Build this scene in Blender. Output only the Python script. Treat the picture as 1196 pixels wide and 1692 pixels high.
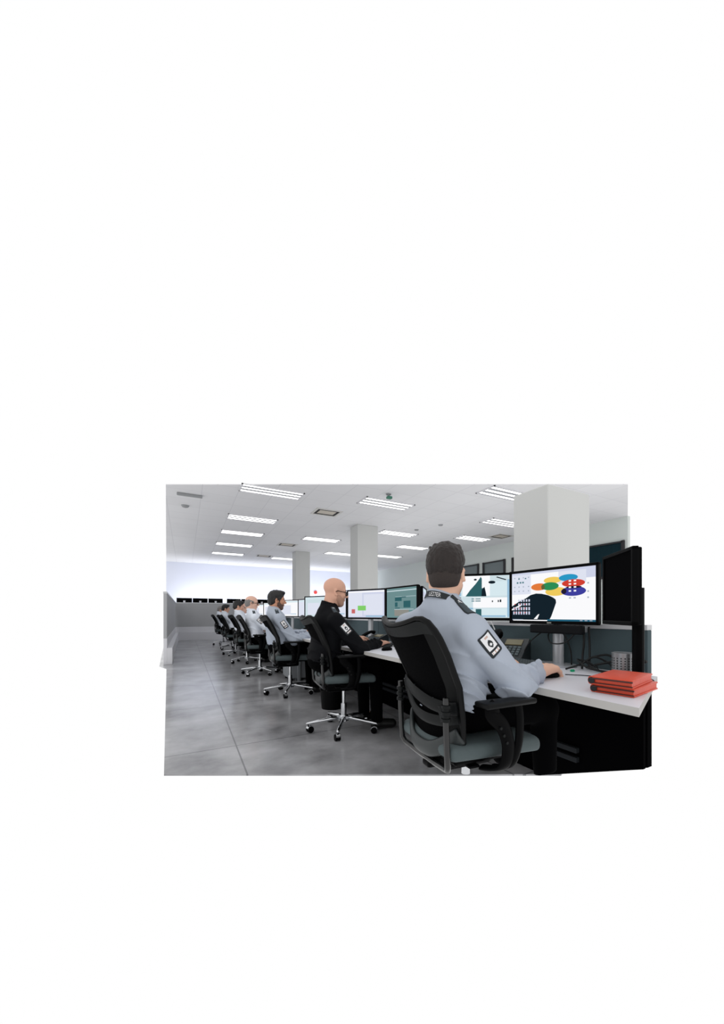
import bpy, bmesh, math, random
import numpy as np
from mathutils import Vector, Matrix, Euler
from mathutils.bvhtree import BVHTree

random.seed(4)
for o in list(bpy.data.objects):
    bpy.data.objects.remove(o)
SC = bpy.context.scene
COL = SC.collection

# ------------------------------------------------------------------ camera, world, exposure
EYE = 1.04                                    # camera height (m)
FPX, PPX, PPY = 610.0, 656.0, 1015.0          # focal length and principal point of the 1196x1692 picture
YAW = math.atan2(350.0, FPX)
cam_d = bpy.data.cameras.new('camera')
cam = bpy.data.objects.new('camera', cam_d)
COL.objects.link(cam)
cam.location = (0, 0, EYE)
cam.rotation_euler = (math.pi / 2, 0, -YAW)
cam_d.sensor_fit = 'HORIZONTAL'
cam_d.sensor_width = 36.0
cam_d.lens = FPX * 36.0 / 1196.0
cam_d.shift_x = -(PPX - 598.0) / 1196.0
cam_d.shift_y = (PPY - 846.0) / 1196.0
cam_d.clip_start = 0.05
SC.camera = cam
SC.view_settings.view_transform = 'Standard'
SC.view_settings.look = 'None'
SC.view_settings.exposure = 0.0
SC.view_settings.gamma = 1.0
SC.view_settings.use_curve_mapping = False
WORLD = bpy.data.worlds.new('world')
SC.world = WORLD
WORLD.use_nodes = True
WORLD.node_tree.nodes['Background'].inputs[0].default_value = (1, 1, 1, 1)
WORLD.node_tree.nodes['Background'].inputs[1].default_value = 1.0
TUBE_STRENGTH = 4.0          # fluorescent tubes in the ceiling
CEILING_FILL_POWER = 135.0
WASH_POWER = 110.0           # uplights hidden behind the far partition

def area(name, loc, rot, sx, sy, power, col=(1, 1, 1)):
    l = bpy.data.lights.new(name, 'AREA')
    l.shape = 'RECTANGLE'; l.size = sx; l.size_y = sy; l.energy = power; l.color = col
    o = bpy.data.objects.new(name, l); COL.objects.link(o)
    o.location = loc; o.rotation_euler = rot
    return o
area('wall_uplight', (4.3, 18.15, 1.35), (math.radians(142), 0, 0), 9.0, 0.12, WASH_POWER, (0.95, 0.97, 1))

# added fill lamp, unseen behind the divider, aimed up to brighten the ceiling
area('ceiling_fill', (5.0, 9.5, 0.55), (math.pi, 0, 0), 3.6, 15.0, CEILING_FILL_POWER)

# ------------------------------------------------------------------ materials
def lin(c):
    c = c / 255.0
    return c / 12.92 if c <= 0.04045 else ((c + 0.055) / 1.055) ** 2.4
def S(r, g, b): return (lin(r), lin(g), lin(b), 1)

def mat(name, col, rough=0.6, metal=0.0, var=0.06, scale=6.0, bump=0.0, bscale=60.0, spec=0.5, stretch=None):
    m = bpy.data.materials.new(name); m.use_nodes = True
    nt = m.node_tree; b = nt.nodes['Principled BSDF']
    b.inputs['Roughness'].default_value = rough
    b.inputs['Metallic'].default_value = metal
    b.inputs['Specular IOR Level'].default_value = spec
    tc = nt.nodes.new('ShaderNodeTexCoord')
    mp = nt.nodes.new('ShaderNodeMapping'); nt.links.new(tc.outputs['Object'], mp.inputs[0])
    if stretch: mp.inputs['Scale'].default_value = stretch
    nz = nt.nodes.new('ShaderNodeTexNoise'); nz.inputs['Scale'].default_value = scale; nz.inputs['Detail'].default_value = 4
    nt.links.new(mp.outputs[0], nz.inputs['Vector'])
    mx = nt.nodes.new('ShaderNodeMix'); mx.data_type = 'RGBA'
    mx.inputs[6].default_value = tuple(c * (1 - var) for c in col[:3]) + (1,)
    mx.inputs[7].default_value = tuple(min(1, c * (1 + var)) for c in col[:3]) + (1,)
    nt.links.new(nz.outputs['Fac'], mx.inputs[0]); nt.links.new(mx.outputs[2], b.inputs['Base Color'])
    if bump:
        n2 = nt.nodes.new('ShaderNodeTexNoise'); n2.inputs['Scale'].default_value = bscale; n2.inputs['Detail'].default_value = 3
        nt.links.new(mp.outputs[0], n2.inputs['Vector'])
        bp = nt.nodes.new('ShaderNodeBump'); bp.inputs['Strength'].default_value = bump; bp.inputs['Distance'].default_value = 0.01
        nt.links.new(n2.outputs['Fac'], bp.inputs['Height']); nt.links.new(bp.outputs[0], b.inputs['Normal'])
    return m

def emit(name, col, strength=1.0):
    m = bpy.data.materials.new(name); m.use_nodes = True
    nt = m.node_tree; b = nt.nodes['Principled BSDF']
    b.inputs['Base Color'].default_value = (0.004, 0.004, 0.004, 1)
    b.inputs['Roughness'].default_value = 0.8
    b.inputs['Specular IOR Level'].default_value = 0.0
    b.inputs['Emission Color'].default_value = col
    b.inputs['Emission Strength'].default_value = strength
    return m

def tiled(name, col, line, tile, off, mortar, rough, noise=0.1, nscale=1.2, spec=0.5, detail=6):
    """flat tiles of one colour with thin joints; object coordinates equal world coordinates"""
    m = bpy.data.materials.new(name); m.use_nodes = True
    nt = m.node_tree; b = nt.nodes['Principled BSDF']
    b.inputs['Roughness'].default_value = rough; b.inputs['Specular IOR Level'].default_value = spec
    tc = nt.nodes.new('ShaderNodeTexCoord')
    mp = nt.nodes.new('ShaderNodeMapping'); mp.inputs['Location'].default_value = (-off[0], -off[1], 0)
    nt.links.new(tc.outputs['Object'], mp.inputs[0])
    br = nt.nodes.new('ShaderNodeTexBrick'); br.offset = 0; br.squash = 1
    br.inputs['Scale'].default_value = 1; br.inputs['Mortar Size'].default_value = mortar
    br.inputs['Brick Width'].default_value = tile[0]; br.inputs['Row Height'].default_value = tile[1]
    br.inputs['Mortar Smooth'].default_value = 0.2
    br.inputs['Color1'].default_value = col; br.inputs['Color2'].default_value = tuple(c * 0.97 for c in col[:3]) + (1,)
    br.inputs['Mortar'].default_value = line
    nt.links.new(mp.outputs[0], br.inputs['Vector'])
    nz = nt.nodes.new('ShaderNodeTexNoise'); nz.inputs['Scale'].default_value = nscale; nz.inputs['Detail'].default_value = detail
    nz.inputs['Roughness'].default_value = 0.6
    nt.links.new(tc.outputs['Object'], nz.inputs['Vector'])
    mr = nt.nodes.new('ShaderNodeMapRange'); mr.inputs[1].default_value = 0.3; mr.inputs[2].default_value = 0.7
    mr.inputs[3].default_value = 1 - noise; mr.inputs[4].default_value = 1 + noise
    nt.links.new(nz.outputs['Fac'], mr.inputs[0])
    mx = nt.nodes.new('ShaderNodeMix'); mx.data_type = 'RGBA'; mx.blend_type = 'MULTIPLY'; mx.inputs[0].default_value = 1
    nt.links.new(br.outputs['Color'], mx.inputs[6]); nt.links.new(mr.outputs[0], mx.inputs[7])
    nt.links.new(mx.outputs[2], b.inputs['Base Color'])
    return m

M = {}
M['floor'] = tiled('polished_concrete', S(154, 154, 157), S(98, 99, 102), (1.5, 1.5), (0.35, 0.17), 0.006, 0.32, 0.5, 1.9, 0.5)
_b = M['floor'].node_tree.nodes['Principled BSDF']; _b.inputs['Coat Weight'].default_value = 0.6; _b.inputs['Coat Roughness'].default_value = 0.16
M['ceiling'] = tiled('ceiling_tile', S(230, 230, 232), S(216, 216, 219), (0.6, 0.6), (0.27, 0.1), 0.008, 0.8, 0.02, 0.8, 0.2)
M['wall'] = mat('white_wall', S(222, 226, 240), 0.8, var=0.02, scale=0.7)
M['wall_right'] = mat('right_wall', S(206, 212, 209), 0.8, var=0.02, scale=0.7)
M['pillar'] = mat('pillar_paint', S(203, 204, 202), 0.7, var=0.02, scale=1.5)
M['partition'] = mat('grey_partition_fabric', S(178, 179, 181), 0.9, var=0.05, scale=3, bump=0.1, bscale=300)
M['white_board'] = mat('white_laminate', S(222, 222, 226), 0.5, var=0.02)
M['rail'] = mat('partition_rail', S(205, 206, 208), 0.4, var=0.02)
M['desk'] = mat('desk_laminate', S(214, 215, 222), 0.42, var=0.02, scale=3)
M['desk_edge'] = mat('desk_edge', S(176, 174, 171), 0.6, var=0.05, scale=9)
M['black'] = mat('black_plastic', S(4, 4, 5), 0.5, var=0.1, spec=0.05)
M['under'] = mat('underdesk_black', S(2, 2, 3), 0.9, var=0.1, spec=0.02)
M['underrail'] = mat('underdesk_rail', S(24, 27, 31), 0.7, var=0.1, spec=0.15)
M['mesh'] = mat('chair_mesh', S(2, 2, 3), 0.8, var=0.25, scale=90, bump=0.25, bscale=500, spec=0.03)
M['chair_frame'] = mat('chair_frame', S(9, 10, 11), 0.42, var=0.12, scale=20, spec=0.14)
M['chair_grey'] = mat('chair_grey_plastic', S(17, 19, 20), 0.45, var=0.1, scale=20, spec=0.14)
M['chair_rail'] = mat('chair_lower_rail', S(42, 47, 48), 0.42, var=0.1, scale=20, spec=0.4)
M['chair_band'] = mat('chair_side_band', S(8, 9, 10), 0.6, var=0.1, scale=40, spec=0.12)
M['tube'] = mat('black_steel_tube', S(14, 14, 15), 0.22, var=0.1, spec=0.6)
M['seat'] = mat('seat_fabric', S(72, 83, 85), 0.8, var=0.08, scale=60, bump=0.1, bscale=400)
M['chrome'] = mat('polished_aluminium', S(205, 207, 210), 0.16, 1.0, var=0.03)
M['silver'] = mat('silver_plastic', S(176, 179, 183), 0.35, 0.5, var=0.03)
M['screw'] = mat('steel_screw', S(170, 172, 174), 0.3, 0.8)
M['skin'] = mat('skin', S(224, 180, 156), 0.55, var=0.07, scale=22, bump=0.05, bscale=150, spec=0.35)
M['skin2'] = mat('skin_tanned', S(212, 163, 140), 0.5, var=0.06, scale=20, spec=0.4)
M['skin3'] = mat('skin_pale', S(224, 180, 160), 0.55, var=0.07, scale=20)
M['skin4'] = mat('skin_olive', S(196, 140, 112), 0.55, var=0.08, scale=20)
M['hair'] = mat('dark_brown_hair', S(38, 31, 29), 0.6, var=0.5, scale=55, bump=0.6, bscale=160, spec=0.35, stretch=(1, 1, 0.35))
M['hair_black'] = mat('black_hair', S(16, 14, 15), 0.5, var=0.4, scale=60, bump=0.5, bscale=150)
M['hair_grey'] = mat('grey_hair', S(128, 124, 122), 0.7, var=0.25, scale=70, bump=0.4, bscale=150)
M['hair_fade'] = mat('cropped_hair', S(46, 38, 35), 0.8, var=0.35, scale=120, bump=0.3, bscale=300)
M['stubble'] = mat('stubble', S(176, 134, 114), 0.7, var=0.2, scale=120)
M['beard'] = mat('dark_stubble', S(92, 68, 58), 0.7, var=0.25, scale=120)
M['lips'] = mat('lips', S(176, 112, 100), 0.5)
M['shirt'] = mat('blue_grey_shirt', S(172, 180, 193), 0.85, var=0.035, scale=5, bump=0.5, bscale=11, spec=0.2, stretch=(1.2, 1.2, .6))
M['shirt_pale'] = mat('pale_shirt', S(222, 228, 238), 0.85, var=0.03, scale=5, bump=0.1, bscale=14, spec=0.2)
M['jacket'] = mat('black_jacket', S(9, 10, 14), 0.8, var=0.2, scale=8, bump=0.25, bscale=18, spec=0.12)
M['trousers'] = mat('black_trousers', S(3, 3, 4), 0.9, var=0.15, scale=8, spec=0.03)
M['shoe'] = mat('black_shoe', S(10, 10, 10), 0.35, spec=0.4)
M['patch_black'] = mat('patch_black', S(18, 26, 32), 0.7, var=0.1)
M['patch_white'] = mat('patch_white', S(230, 230, 232), 0.7, var=0.03)
M['patch_tan'] = mat('patch_tan', S(200, 172, 160), 0.7, var=0.05)
M['epaulette'] = mat('epaulette', S(44, 58, 66), 0.7, var=0.1)
M['eye_white'] = mat('eye_white', S(225, 222, 218), 0.3)
M['eye_dark'] = mat('eye_dark', S(30, 22, 18), 0.3)
M['lens'] = mat('spectacle_lens', S(70, 100, 125), 0.15, spec=0.6)
M['divider'] = mat('divider_fabric', S(66, 82, 87), 0.9, var=0.05, scale=4, bump=0.1, bscale=300)
M['orange'] = mat('orange_leather', S(206, 66, 34), 0.45, var=0.12, scale=14, bump=0.15, bscale=60)
M['orange_dark'] = mat('orange_piping', S(60, 22, 16), 0.5, var=0.1)
M['paper'] = mat('paper', S(210, 206, 196), 0.8)
M['cup'] = mat('perforated_steel', S(150, 153, 156), 0.35, 0.6, var=0.05)
M['hole'] = mat('dark_hole', S(20, 21, 23), 0.7)
M['key'] = mat('keycap', S(58, 68, 72), 0.55, var=0.1, scale=30)
M['keyboard'] = mat('keyboard_case', S(20, 23, 25), 0.5, var=0.1)
M['phone'] = mat('phone_dark', S(24, 30, 33), 0.4, var=0.1)
M['phone_key'] = mat('phone_key', S(78, 90, 94), 0.5)
M['lcd'] = mat('phone_display', S(120, 112, 84), 0.3)
M['led'] = emit('green_led', S(30, 130, 92), 0.8)
M['cable'] = mat('black_cable', S(14, 15, 16), 0.5, spec=0.3)
M['cable_white'] = mat('white_cable', S(205, 205, 205), 0.5)
M['red'] = mat('red_alarm', S(196, 60, 56), 0.5)
M['vent'] = mat('vent_metal', S(206, 204, 200), 0.5, var=0.04)
M['vent_dark'] = mat('vent_gap', S(24, 22, 21), 0.8)
M['vent_tan'] = mat('vent_grille', S(202, 194, 182), 0.6)
M['louvre'] = mat('light_louvre', S(168, 170, 174), 0.6)
M['lamp_frame'] = mat('lamp_frame', S(222, 222, 225), 0.5)
M['tube_light'] = emit('fluorescent_tube', (1, 1, 1, 1), TUBE_STRENGTH)
M['glass_dark'] = mat('dark_blind', S(15, 40, 48), 0.7, var=0.35, scale=2.2, stretch=(1, 6, 0.05), spec=0.1)
M['glass_grey'] = mat('grey_blind', S(104, 114, 116), 0.45, var=0.12, scale=1.4)
M['wframe'] = mat('window_frame', S(26, 24, 28), 0.5)
M['sensor'] = mat('sensor_grey', S(148, 150, 152), 0.6)
M['green'] = mat('green_plastic', S(58, 118, 98), 0.5)
M['bin'] = mat('black_bin', S(3, 3, 4), 0.6, spec=0.1)
M['pedestal'] = mat('pedestal_grey', S(128, 132, 136), 0.5, var=0.04)
M['mug'] = mat('white_mug', S(214, 214, 216), 0.3)
M['soundbar'] = mat('soundbar', S(8, 10, 14), 0.6, var=0.2, spec=0.15)
for n, c, st in [('s_white', S(250, 250, 252), 1), ('s_lav', S(206, 211, 232), 1), ('s_lav2', S(222, 226, 240), 1), ('s_pale', S(205, 222, 228), 1),
                 ('s_green', S(128, 205, 104), 1), ('s_red', S(200, 104, 104), 1), ('s_teal', S(108, 140, 142), 1), ('s_teal2', S(46, 94, 100), 1),
                 ('s_grey', S(140, 140, 134), 1), ('s_navy', S(14, 30, 40), 1), ('s_task', S(34, 96, 122), 1), ('s_blue', S(60, 62, 156), 1),
                 ('s_cyan', S(38, 150, 196), 1), ('s_yellow', S(238, 202, 92), 1), ('s_orange', S(226, 122, 58), 1), ('s_emerald', S(40, 140, 84), 1),
                 ('s_scarlet', S(208, 62, 48), 1), ('s_sky', S(150, 188, 214), 1), ('s_ice', S(214, 232, 238), 1), ('s_off', S(1, 1, 2), 1), ('s_icon', S(168, 178, 192), 1),
                 ('s_line', S(90, 130, 140), 1), ('s_dusk', S(30, 24, 44), 1), ('s_olive', S(96, 96, 52), 1)]:
    M[n] = emit(n, c, st)

# ------------------------------------------------------------------ object helpers
def link(o, parent=None):
    COL.objects.link(o)
    if parent is not None: o.parent = parent
    return o
def thing(name, label, cat, loc=(0, 0, 0), rz=0.0, group=None):
    o = bpy.data.objects.new(name, None); COL.objects.link(o)
    o.empty_display_size = 0.1
    o.location = loc; o.rotation_euler = (0, 0, rz); o['label'] = label; o['category'] = cat
    if group: o['group'] = group
    return o
def tag(o, label, cat, group=None, kind=None):
    o['label'] = label; o['category'] = cat
    if group: o['group'] = group
    if kind: o['kind'] = kind
    return o
def mesh_obj(name, me, mats, parent=None, smooth=False):
    for m in (mats if isinstance(mats, (list, tuple)) else [mats]):
        me.materials.append(m)
    if smooth: me.shade_smooth()
    return link(bpy.data.objects.new(name, me), parent)
def finish(name, bm, mats, parent=None, smooth=None, rn=True):
    if rn: bmesh.ops.recalc_face_normals(bm, faces=bm.faces)
    me = bpy.data.meshes.new(name); bm.to_mesh(me); bm.free()
    o = mesh_obj(name, me, mats, parent)
    if smooth is True: me.shade_smooth()
    elif smooth is not None: me.shade_smooth(); me.set_sharp_from_angle(angle=math.radians(smooth))
    return o
def struct(name, bm, mats, smooth=None):
    o = finish(name, bm, mats, None, smooth); o['kind'] = 'structure'; return o

def box(bm, lo, hi, bev=0.0, mi=0, Mx=None, seg=2):
    lo, hi = Vector(lo), Vector(hi)
    r = bmesh.ops.create_cube(bm, size=1.0)
    vs = r['verts']; c = (lo + hi) / 2; s = hi - lo
    for v in vs: v.co = Vector((v.co.x * s.x, v.co.y * s.y, v.co.z * s.z)) + c
    fs = {f for v in vs for f in v.link_faces}
    if bev > 0:
        es = list({e for v in vs for e in v.link_edges})
        bev = min(bev, 0.49 * min(s))
        rr = bmesh.ops.bevel(bm, geom=es, offset=bev, segments=seg, profile=0.5, affect='EDGES')
        fs = set(rr['faces']) | {f for f in fs if f.is_valid}
        vs = list({v for f in fs for v in f.verts})
    for f in fs: f.material_index = mi
    if Mx is not None: bmesh.ops.transform(bm, matrix=Mx, verts=list(vs))
    return vs
def cyl(bm, a, b, ra, rb=None, n=16, mi=0, caps=True):
    a, b = Vector(a), Vector(b); rb = ra if rb is None else rb
    d = (b - a); L = d.length
    q = Vector((0, 0, 1)).rotation_difference(d).to_matrix().to_4x4()
    r = bmesh.ops.create_cone(bm, cap_ends=caps, segments=n, radius1=ra, radius2=rb, depth=L, matrix=Matrix.Translation((a + b) / 2) @ q)
    for v in r['verts']:
        for f in v.link_faces: f.material_index = mi
    return r['verts']
def sphere(bm, c, r, mi=0, u=16, v=10, Mx=None):
    r3 = r if isinstance(r, (tuple, list)) else (r, r, r)
    rr = bmesh.ops.create_uvsphere(bm, u_segments=u, v_segments=v, radius=1)
    mm = Matrix.Translation(c) @ (Mx if Mx is not None else Matrix()) @ Matrix.Diagonal((*r3, 1))
    bmesh.ops.transform(bm, matrix=mm, verts=rr['verts'])
    for vv in rr['verts']:
        for f in vv.link_faces: f.material_index = mi
def catmull(pts, n=6, closed=False):
    P = [Vector(p) for p in pts]; out = []
    N = len(P); rng = N if closed else N - 1
    for i in range(rng):
        p0 = P[(i - 1) % N] if closed or i > 0 else P[0]
        p1 = P[i]; p2 = P[(i + 1) % N]
        p3 = P[(i + 2) % N] if closed or i + 2 < N else P[-1]
        for k in range(n):
            t = k / n
            out.append(0.5 * ((2 * p1) + (p2 - p0) * t + (2 * p0 - 5 * p1 + 4 * p2 - p3) * t * t + (3 * p1 - p0 - 3 * p2 + p3) * t ** 3))
    if not closed: out.append(P[-1])
    return out
def sweep(bm, pts, r, n=8, closed=False, mi=0, r2=None, up=None):
    """tube along a polyline; r may be a list; r2 makes the section an ellipse (r along up, r2 across)"""
    P = [Vector(p) for p in pts]; N = len(P); rings = []
    prev = None
    for i in range(N):
        if closed: t = P[(i + 1) % N] - P[(i - 1) % N]
        else: t = P[min(i + 1, N - 1)] - P[max(i - 1, 0)]
        t.normalize()
        if up is not None: u = Vector(up[i] if isinstance(up, list) else up)
        elif prev is not None: u = prev
        else: u = Vector((0, 0, 1)) if abs(t.z) < 0.9 else Vector((1, 0, 0))
        u = (u - t * u.dot(t)); u.normalize(); prev = u
        w = t.cross(u)
        ra = r[i] if isinstance(r, list) else r
        rb = ra if r2 is None else (r2[i] if isinstance(r2, list) else r2)
        rings.append([bm.verts.new(P[i] + u * ra * math.cos(a) + w * rb * math.sin(a)) for a in [2 * math.pi * k / n for k in range(n)]])
    for i in range(N if closed else N - 1):
        A, B = rings[i], rings[(i + 1) % N]
        for k in range(n):
            f = bm.faces.new((A[k], A[(k + 1) % n], B[(k + 1) % n], B[k])); f.material_index = mi
    if not closed:
        for R in (rings[0], rings[-1]):
            f = bm.faces.new(R); f.material_index = mi
def prism(bm, poly, z0, z1, mi=0, f3=lambda x, y, z: (x, y, z)):
    """solid of a 2D polygon between z0 and z1, mapped by f3"""
    a = [bm.verts.new(f3(x, y, z0)) for x, y in poly]; b = [bm.verts.new(f3(x, y, z1)) for x, y in poly]
    n = len(poly)
    fs = [bm.faces.new(a), bm.faces.new(b)] + [bm.faces.new((a[i], a[(i + 1) % n], b[(i + 1) % n], b[i])) for i in range(n)]
    for f in fs: f.material_index = mi
def grid_slab(bm, fn, nu, nv, th, u0=0., u1=1., v0=0., v1=1., mi=0):
    """thin closed slab over the surface fn(u,v); th along its normal"""
    P = [[Vector(fn(u0 + (u1 - u0) * i / nu, v0 + (v1 - v0) * j / nv)) for j in range(nv + 1)] for i in range(nu + 1)]
    A, B = [], []
    for i in range(nu + 1):
        ra, rb = [], []
        for j in range(nv + 1):
            du = P[min(i + 1, nu)][j] - P[max(i - 1, 0)][j]; dv = P[i][min(j + 1, nv)] - P[i][max(j - 1, 0)]
            n = du.cross(dv).normalized() * th / 2
            ra.append(bm.verts.new(P[i][j] + n)); rb.append(bm.verts.new(P[i][j] - n))
        A.append(ra); B.append(rb)
    def q(*v):
        f = bm.faces.new(v); f.material_index = mi
    for i in range(nu):
        for j in range(nv):
            q(A[i][j], A[i + 1][j], A[i + 1][j + 1], A[i][j + 1]); q(B[i][j + 1], B[i + 1][j + 1], B[i + 1][j], B[i][j])
    for i in range(nu):
        q(A[i][0], B[i][0], B[i + 1][0], A[i + 1][0]); q(A[i][nv], A[i + 1][nv], B[i + 1][nv], B[i][nv])
    for j in range(nv):
        q(A[0][j], A[0][j + 1], B[0][j + 1], B[0][j]); q(A[nu][j], B[nu][j], B[nu][j + 1], A[nu][j + 1])
def copy_tree(o, parent=None):
    c = o.copy(); COL.objects.link(c)
    if parent is not None: c.parent = parent
    for ch in list(o.children): copy_tree(ch, c)
    return c

# ------------------------------------------------------------------ room shell
H = 3.35
YB, XR = 19.0, 9.0
# floor, ceiling and walls are built as far as the photograph shows them
FLOOR = [(-.12, 2.836), (2.12, 1.551), (9.1, 4.80), (9.1, YB + .1), (-.75, YB + .1), (-.45, 8.8), (-.31, 8.3)]
CEIL = [(-.30, 7.76), (6.84, 3.66), (XR, 4.82), (XR, YB), (-.72, YB)]
bm = bmesh.new(); prism(bm, FLOOR, -.01, 0); struct('floor', bm, M['floor'])
bm = bmesh.new(); prism(bm, CEIL, H, H + .012); struct('ceiling', bm, M['ceiling'])
bm = bmesh.new(); box(bm, (-.72, YB, 0), (XR + 0.1, YB + 0.1, H)); struct('wall_back', bm, M['wall'])
bm = bmesh.new(); box(bm, (XR, 4.82, 0), (XR + 0.1, YB, H)); struct('wall_right', bm, M['wall_right'])

# clerestory windows with blinds in the right wall
for i, (y0, y1, z0, z1, k) in enumerate([(4.92, 6.6, 1.95, 2.75, 'glass_dark'), (7.2, 8.3, 1.95, 2.79, 'glass_grey'), (8.66, 9.62, 1.95, 2.79, 'glass_grey'),
                                         (9.9, 10.95, 1.95, 2.79, 'glass_grey')]):
    t = bpy.data.objects.new('window_%d' % (i + 1), None); link(t); t.location = (XR, (y0 + y1) / 2, z0); t['kind'] = 'structure'
    w = (y1 - y0) / 2; hh = z1 - z0
    bm = bmesh.new(); box(bm, (-0.012, -w, 0), (-0.002, w, hh)); finish('window_pane', bm, M[k], t)
    bm = bmesh.new()
    for lo, hi in [((-0.05, -w - 0.04, -0.04), (0, -w + 0.03, hh + 0.04)), ((-0.05, w - 0.03, -0.04), (0, w + 0.04, hh + 0.04)),
                   ((-0.05, -w, hh - 0.01), (0, w, hh + 0.03)), ((-0.05, -w, -0.04), (0, w, 0.02))]: box(bm, lo, hi, 0.004)
    finish('window_frame', bm, M['wframe'], t)

# pillars
def pillar(name, x0, y0, wx, wy, label, top=H):
    bm = bmesh.new(); box(bm, (x0, y0, 0), (x0 + wx, y0 + wy, top), 0.012)
    o = finish(name, bm, M['pillar']); o['kind'] = 'structure'; o['label'] = label; return o
pillar('pillar', 3.20, 2.495, 0.70, 0.455, 'wide white square pillar behind the nearest monitors', 2.37)
pillar('pillar', 3.82, 8.68, 0.58, 0.50, 'white square pillar in the middle of the room')
pillar('pillar', 3.49, 13.5, 0.53, 0.50, 'farthest white pillar')

# low partition along the aisle, back partition and the white trunking below them
def partition_run(name, a, b, nrm, label):
    """a,b: ends on the floor; nrm: unit vector into the aisle"""
    a, b, nrm = Vector(a), Vector(b), Vector(nrm)
    t = thing(name, label, 'partition', a)
    d = b - a; L = d.length; d.normalize()
    R = Matrix((( d.x, nrm.x, 0, 0), (d.y, nrm.y, 0, 0), (0, 0, 1, 0), (0, 0, 0, 1)))
    def part(nm, lo, hi, m, bev=0.003):
        bm = bmesh.new(); box(bm, lo, hi, bev, Mx=R); return finish(nm, bm, m, t)
    part('fabric_panel', (0, -0.06, 0.54), (L, 0, 1.47), M['partition'])
    part('top_rail', (0, -0.065, 1.47), (L, 0.008, 1.51), M['rail'])
    part('lower_panel', (0, -0.06, 0.0), (L, 0.004, 0.54), M['white_board'])
    part('cable_trunking', (0, 0.004, 0.0), (L, 0.10, 0.34), M['white_board'], 0.006)
    return t
pl = partition_run('aisle_partition', (-0.33, 9.0, 0), (-0.33, 16.8, 0), (1, 0, 0), 'low grey fabric partition along the left side of the aisle')
pb = partition_run('end_partition', (-0.39, 16.86, 0), (3.9, 16.86, 0), (0, -1, 0), 'low grey fabric partition closing the far end of the aisle')

# counter with dark monitors beyond the end partition
ct = thing('counter', 'white counter beyond the end partition carrying dark monitors', 'counter', (1.6, 17.5, 0))
bm = bmesh.new(); box(bm, (-2.0, -0.3, 1.40), (3.4, 0.35, 1.44), 0.004); finish('counter_top', bm, M['white_board'], ct)
for x in (-1.9, 0.4, 3.3):
    bm = bmesh.new(); box(bm, (x - 0.02, -0.28, 0), (x + 0.02, 0.33, 1.40)); finish('leg', bm, M['white_board'], ct)

# ------------------------------------------------------------------ ceiling fittings
def ceiling_light(cx, cy, label, w=1.12, d=0.5):
    t = thing('ceiling_light', label, 'ceiling light', (cx, cy, H), 0, 'recessed three-tube ceiling lights')
    bm = bmesh.new()
    for lo, hi in [((-w / 2, -d / 2, -0.018), (w / 2, -d / 2 + 0.025, 0)), ((-w / 2, d / 2 - 0.025, -0.018), (w / 2, d / 2, 0)),
                   ((-w / 2, -d / 2, -0.018), (-w / 2 + 0.025, d / 2, 0)), ((w / 2 - 0.025, -d / 2, -0.018), (w / 2, d / 2, 0))]: box(bm, lo, hi)
    finish('frame', bm, M['lamp_frame'], t)
    bm = bmesh.new(); box(bm, (-w / 2 + 0.025, -d / 2 + 0.025, -0.012), (w / 2 - 0.025, d / 2 - 0.025, 0))
    for k in range(12):
        x = -w / 2 + 0.025 + (w - 0.05) * (k + 0.5) / 12
        box(bm, (x - 0.002, -d / 2 + 0.03, -0.0125), (x + 0.002, d / 2 - 0.03, -0.012))
    finish('louvre', bm, M['louvre'], t)
    for k in (-1, 0, 1):
        bm = bmesh.new(); box(bm, (-w / 2 + 0.03, k * 0.155 - 0.032, -0.0128), (w / 2 - 0.03, k * 0.155 + 0.032, -0.004), 0.0)
        finish('tube', bm, M['tube_light'], t)
    return t
for cx, cy, lab in [(1.42, 7.2, 'three-tube ceiling light nearest the camera, cut by the top of the picture at left'),
                    (3.64, 6.8, 'three-tube ceiling light in front of the middle pillar'),
                    (1.41, 9.5, 'three-tube ceiling light over the aisle, second row of the left column'),
                    (1.41, 11.3, 'three-tube ceiling light over the aisle, third row of the left column'),
                    (3.64, 11.05, 'ceiling light just left of the middle pillar top'),
                    (5.26, 9.15, 'ceiling light just right of the middle pillar top'),
                    (6.8, 10.8, 'ceiling light left of the nearest man\'s hair'),
                    (5.35, 5.1, 'three-tube ceiling light left of the wide pillar, high in the picture'),
                    (6.95, 6.75, 'ceiling light left of the wide pillar, lower of the two'),
                    (5.1, 13.3, 'small far ceiling light beside the middle pillar, left side'),
                    (7.0, 12.95, 'small far ceiling light beside the middle pillar, right side'),
                    (1.41, 13.3, 'ceiling light over the aisle, fourth row of the left column'),
                    (1.41, 15.4, 'farthest ceiling light over the aisle'),
                    (3.6, 15.6, 'far ceiling light above the farthest pillar'),
                    (7.6, 8.6, 'far ceiling light near the grey blinds')]:
    ceiling_light(cx, cy, lab, d=.44 if cy == 7.2 else .5)

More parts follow.
